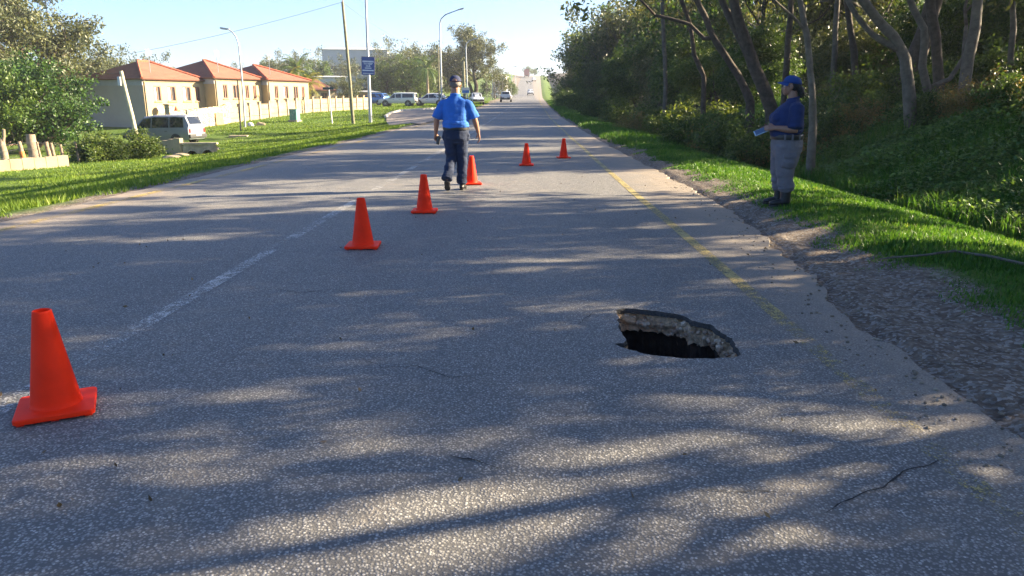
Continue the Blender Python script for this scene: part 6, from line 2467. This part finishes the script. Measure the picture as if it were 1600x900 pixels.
def shoe(parent, heel, toe, up, s=1.0, boot=0.0, m=None):
    """shoe from heel to toe with sole; up is away from the sole"""
    heel, toe, up = Vector(heel), Vector(toe), Vector(up).normalized()
    d = (toe - heel).normalized()
    up = (up - d * up.dot(d)).normalized()
    side = d.cross(up)
    L = (toe - heel).length
    bm = new()
    secs_ = [(-0.01, 0.030, 0.028, 0.030), (0.12, 0.038, 0.036, 0.042), (0.35, 0.040, 0.040, 0.050), (0.6, 0.046, 0.034, 0.036), (0.85, 0.044, 0.027, 0.027), (1.0, 0.028, 0.020, 0.02)]
    loft(bm, [(heel + d * L * t + up * (0.018 + h_), w * s, h_ * s) for t, w, h_, _ in secs_], 16, side)
    if boot > 0:
        a0 = heel + d * L * 0.22 + up * 0.05
        loft(bm, [(a0, 0.046 * s, 0.062 * s), (a0 + up * boot * 0.4, 0.05 * s, 0.058 * s), (a0 + up * boot, 0.056 * s, 0.062 * s)], 16, side)
    else:
        a0 = heel + d * L * 0.24 + up * 0.05
        loft(bm, [(a0, 0.04, 0.055), (a0 + up * 0.05, 0.04, 0.048)], 14, side)
    sh_ = fuse('shoe' if boot == 0 else 'boot', bm, 0.006, m or M_LEATH, parent, 2)
    bm = new()
    pts = []
    outline = [(-0.04, 0.0), (0.0, 0.028), (0.15, 0.038), (0.45, 0.036), (0.7, 0.048), (0.9, 0.042), (1.02, 0.018), (1.05, 0.0)]
    outline = outline + [(t, -w) for t, w in outline[-2:0:-1]]
    for z_ in (0.0, 0.022):
        pts.append([bm.verts.new(heel + d * L * t + side * w * s + up * z_) for t, w in outline])
    bm.faces.new(pts[0][::-1])
    bm.faces.new(pts[1])
    for i in range(len(outline)):
        j = (i + 1) % len(outline)
        bm.faces.new((pts[0][i], pts[0][j], pts[1][j], pts[1][i]))
    obj('sole', bm, M_BLACK, sh_)
    return sh_


shoe(man, (0.075, -0.03, 0.0), (0.095, 0.25, 0.0), (0, 0, 1))
shoe(man, (-0.135, -0.235, 0.16), (-0.14, -0.075, -0.005 + 0.01), (0, 0.75, 0.65))
# dark pouch in his left hand
hp = pm + Vector((0, 0, 0)) + Matrix.Rotation(rad(-3), 3, 'Z') @ (Lw + Vector((0.035, 0.02, -0.11)))
pou = thing('pouch', 'dark grey pouch held in the left hand of the walking man', 'pouch', hp)
bm = new()
bx(bm, (0, 0, 0), (0.05, 0.085, 0.14), 0, None, 0.02)
obj('case', bm, mat('dark_grey_case', (0.06, 0.06, 0.058), 0.6, 0.3, 18, 0.2, 60), pou, True, None)
bm = new()
bx(bm, (0.006, 0, 0.045), (0.055, 0.07, 0.02), 0, None, 0.005)
obj('flap', bm, M_LEATH, pou, True, 40)
pou.rotation_euler = (0, rad(12), rad(-3))

# ------------------------------------------------------------------ the woman standing on the verge
pw_ = G(1219, 320.5)
wz = Hs(pw_.x, pw_.y)
# she stands side on, facing the road: local -x is forward, +y is away from the camera
wom = thing('person', 'woman in a navy polo, royal blue cap and grey cargo trousers standing on the verge', 'person', (pw_.x, pw_.y, wz), rad(-6))
k = 1.0
bm = new()
R2, at2 = head(bm, (0.010, 0.02, 1.525), (-0.97, 0.24, 0.05), 1.03, 1.0)
loft(bm, [((0.05, 0.01, 1.28), 0.08, 0.075), ((0.042, 0.01, 1.37), 0.062, 0.062), ((0.032, 0.015, 1.46), 0.062, 0.060)], 16, (0, 1, 0))
loft(bm, [((0.01, 0, 0.82), 0.19, 0.16), ((0.0, 0, 0.95), 0.18, 0.17), ((0.01, 0, 1.1), 0.18, 0.165), ((0.03, 0, 1.24), 0.17, 0.12), ((0.045, 0, 1.33), 0.10, 0.08)], 20, (0, 1, 0))
# near arm is her left (towards the camera)
nS, nE, nW = Vector((0.055, -0.195, 1.245)), Vector((0.045, -0.235, 0.985)), Vector((-0.185, -0.165, 1.010))
fS, fE, fW = Vector((0.045, 0.195, 1.245)), Vector((0.02, 0.235, 1.00)), Vector((-0.205, 0.10, 1.00))
for S_, E_, W_ in ((nS, nE, nW), (fS, fE, fW)):
    loft(bm, [(S_, 0.062, 0.062), (S_.lerp(E_, 0.4), 0.058, 0.06), (E_, 0.047, 0.05), (E_.lerp(W_, 0.3), 0.046, 0.048), (E_.lerp(W_, 0.7), 0.034, 0.038), (W_, 0.026, 0.03)], 14, (0, 1, 0))
for yy, xx in ((-0.10, 0.0), (0.10, -0.03)):
    loft(bm, [((0.02, yy, 0.84), 0.09, 0.1), ((0.01 + xx * .5, yy, 0.62), 0.08, 0.085), ((0.005 + xx, yy, 0.45), 0.062, 0.065), ((0.03 + xx, yy, 0.3), 0.056, 0.06), ((0.03 + xx, yy, 0.10), 0.042, 0.045)], 14, (0, 1, 0))
fingers(bm, nW, nW + Vector((-0.082, 0.03, 0.0)), (0, 0.3, 1.0), (-0.1, 1.0, -0.4), 0.75, 0.95)
fingers(bm, fW, fW + Vector((-0.080, -0.02, -0.01)), (0, -0.3, 1.0), (-0.1, -1.0, -0.2), 0.75, 0.95)
fuse('body', bm, 0.0065, M_SKIN2, wom, 2)
for sg in (1, -1):
    bm = new()
    ell(bm, at2(sg * 0.032, 0.077, 0.0), (0.012, 0.012, 0.010))
    obj('eye', bm, mat('eye_white', (0.55, 0.52, 0.48), 0.3, 0.1, 20), wom, True)
# hair gathered at the nape
bm = new()
ell(bm, at2(0, -0.035, 0.010), (0.086, 0.090, 0.075), R2)
ell(bm, at2(0, -0.105, -0.03), (0.050, 0.050, 0.050), R2)
loft(bm, [(at2(0, -0.115, -0.03), 0.042, 0.04), (at2(0, -0.135, -0.08), 0.042, 0.036), (at2(0, -0.13, -0.13), 0.022, 0.02)], 12)
fuse('hair', bm, 0.007, M_HAIRB, wom, 1, wr(0.004, 55, 55, 30, 2))
cap(wom, at2, R2, 1, M_CAPB)
# polo shirt
bm = new()
loft(bm, [((0.005, 0, 0.915), 0.205, 0.195), ((-0.005, 0, 0.97), 0.215, 0.212), ((-0.010, 0, 1.05), 0.218, 0.216), ((0.0, 0, 1.13), 0.215, 0.205), ((0.02, 0, 1.21), 0.210, 0.165), ((0.04, 0, 1.285), 0.185, 0.12), ((0.05, 0, 1.335), 0.12, 0.088), ((0.05, 0, 1.37), 0.078, 0.074)], 24, (0, 1, 0))
for yy in (-0.085, 0.085):
    ell(bm, (-0.135, yy, 1.125), (0.085, 0.085, 0.085))
for S_, E_ in ((nS, nE), (fS, fE)):
    i_ = Vector((S_.x, S_.y * 0.72, 1.265))
    loft(bm, [(i_, 0.078, 0.08), (S_, 0.092, 0.094), (S_.lerp(E_, 0.45), 0.094, 0.098), (S_.lerp(E_, 0.90), 0.092, 0.098)], 18, (0, 1, 0))
w4 = wr(0.011, 8, 8, 10, 11)
w5 = wr(0.013, 4, 4, 24, 15)
fuse('polo_shirt', bm, 0.009, M_POLO, wom, 3, lambda p: 0.6 * w4(p) + w5(p) * max(0, min(1, (1.12 - p.z) * 5)))
bm = new()
lathe(bm, [(0.078, 0.0), (0.090, 0.008), (0.080, 0.034), (0.070, 0.036)], 24, Matrix.Translation((0.047, 0.005, 1.352)) @ Matrix.Rotation(rad(-14), 4, 'Y'), cap=False)
obj('collar', bm, M_POLO, wom, True, None)
bm = new()
rings = []
n = 28
for z_, kk in ((0.862, 1.0), (0.866, 1.014), (0.922, 1.014), (0.926, 1.0)):
    rings.append([bm.verts.new((0.006 + 0.203 * kk * math.cos(2 * PI * j / n), 0.216 * kk * math.sin(2 * PI * j / n), z_)) for j in range(n)])
for a_, b_ in zip(rings, rings[1:]):
    for j in range(n):
        bm.faces.new((a_[j], a_[(j + 1) % n], b_[(j + 1) % n], b_[j]))
bl = obj('belt', bm, M_LEATH, wom, True, 40)
for yy, xx in ((-0.205, -0.06), (-0.215, 0.03), (-0.17, 0.125)):
    bm = new()
    bx(bm, (xx, yy, 0.892), (0.022, 0.02, 0.075), 0)
    obj('belt_loop', bm, M_GREY, bl)
# trousers, full and bloused over the boots
bm = new()
loft(bm, [((0.006, 0, 0.885), 0.200, 0.190), ((0.014, 0, 0.80), 0.212, 0.200), ((0.020, 0, 0.71), 0.212, 0.192), ((0.01, 0, 0.62), 0.17, 0.14)], 22, (0, 1, 0))
for yy, xx in ((-0.105, 0.0), (0.105, -0.03)):
    loft(bm, [((0.015, yy, 0.78), 0.108, 0.178), ((0.01 + xx * .5, yy, 0.62), 0.108, 0.150), ((0.0 + xx, yy, 0.47), 0.098, 0.118), ((0.014 + xx, yy, 0.34), 0.094, 0.104), ((0.03 + xx, yy, 0.24), 0.092, 0.100), ((0.035 + xx, yy, 0.195), 0.076, 0.084)], 18, (0, 1, 0))
    loft(bm, [((0.02 + xx * .5, yy * 1.92, 0.665), 0.026, 0.085), ((0.015 + xx * .5, yy * 1.98, 0.58), 0.032, 0.09), ((0.01 + xx * .5, yy * 1.92, 0.515), 0.026, 0.085)], 12, (0, 1, 0))
w6 = wr(0.011, 7, 7, 13, 21)
w7 = wr(0.020, 4, 4, 20, 25)
fuse('cargo_trousers', bm, 0.009, M_GREY, wom, 3, lambda p: 0.6 * w6(p) + w7(p) * max(0, min(1, (0.5 - p.z) * 4)))
bm = new()
for yy in (-0.105 * 2.15,):
    bx(bm, (0.018, yy - 0.008, 0.662), (0.165, 0.02, 0.05), 0, None, 0.006)
obj('pocket_flap', bm, M_GREY, wom, True, 40)
shoe(wom, (0.085, -0.105, 0.0), (-0.165, -0.125, 0.0), (0, 0, 1), 1.15, 0.17)
shoe(wom, (0.055, 0.105, 0.0), (-0.195, 0.115, 0.0), (0, 0, 1), 1.15, 0.17)
# the device in her hands
Mw = Matrix.Translation((pw_.x, pw_.y, wz)) @ Matrix.Rotation(rad(-6), 4, 'Z')
dev = thing('handheld_device', 'pale blue flat handheld device held in both hands of the standing woman', 'device', Mw @ Vector((-0.325, -0.045, 0.965)))
dev.rotation_euler = (rad(38), rad(-24), rad(-12))
bm = new()
bx(bm, (0, 0, 0), (0.19, 0.095, 0.014), 0, None, 0.005)
obj('case', bm, mat('pale_blue_case', (0.35, 0.48, 0.62), 0.4, 0.1, 9), dev, True, 40)
bm = new()
bx(bm, (-0.005, 0, 0.0085), (0.155, 0.08, 0.003))
obj('screen', bm, glass('device_screen', (0.05, 0.09, 0.16)), dev)

# ================================================================== HAZE
bm = new()
bx(bm, (0, 1220, 18.0), (1780, 2540, 46.0))
hz = obj('haze', bm, None)
m, nt, out = nodes('thin_morning_haze')
pv_ = nt.nodes.new('ShaderNodeVolumePrincipled')
pv_.inputs['Color'].default_value = (0.92, 0.95, 1.0, 1)
pv_.inputs['Density'].default_value = 0.0005
pv_.inputs['Anisotropy'].default_value = 0.3
nt.links.new(pv_.outputs[0], out.inputs['Volume'])
hz.data.materials.append(m)
tag(hz, 'thin pale haze lying over the whole scene', 'haze')
hz['kind'] = 'stuff'
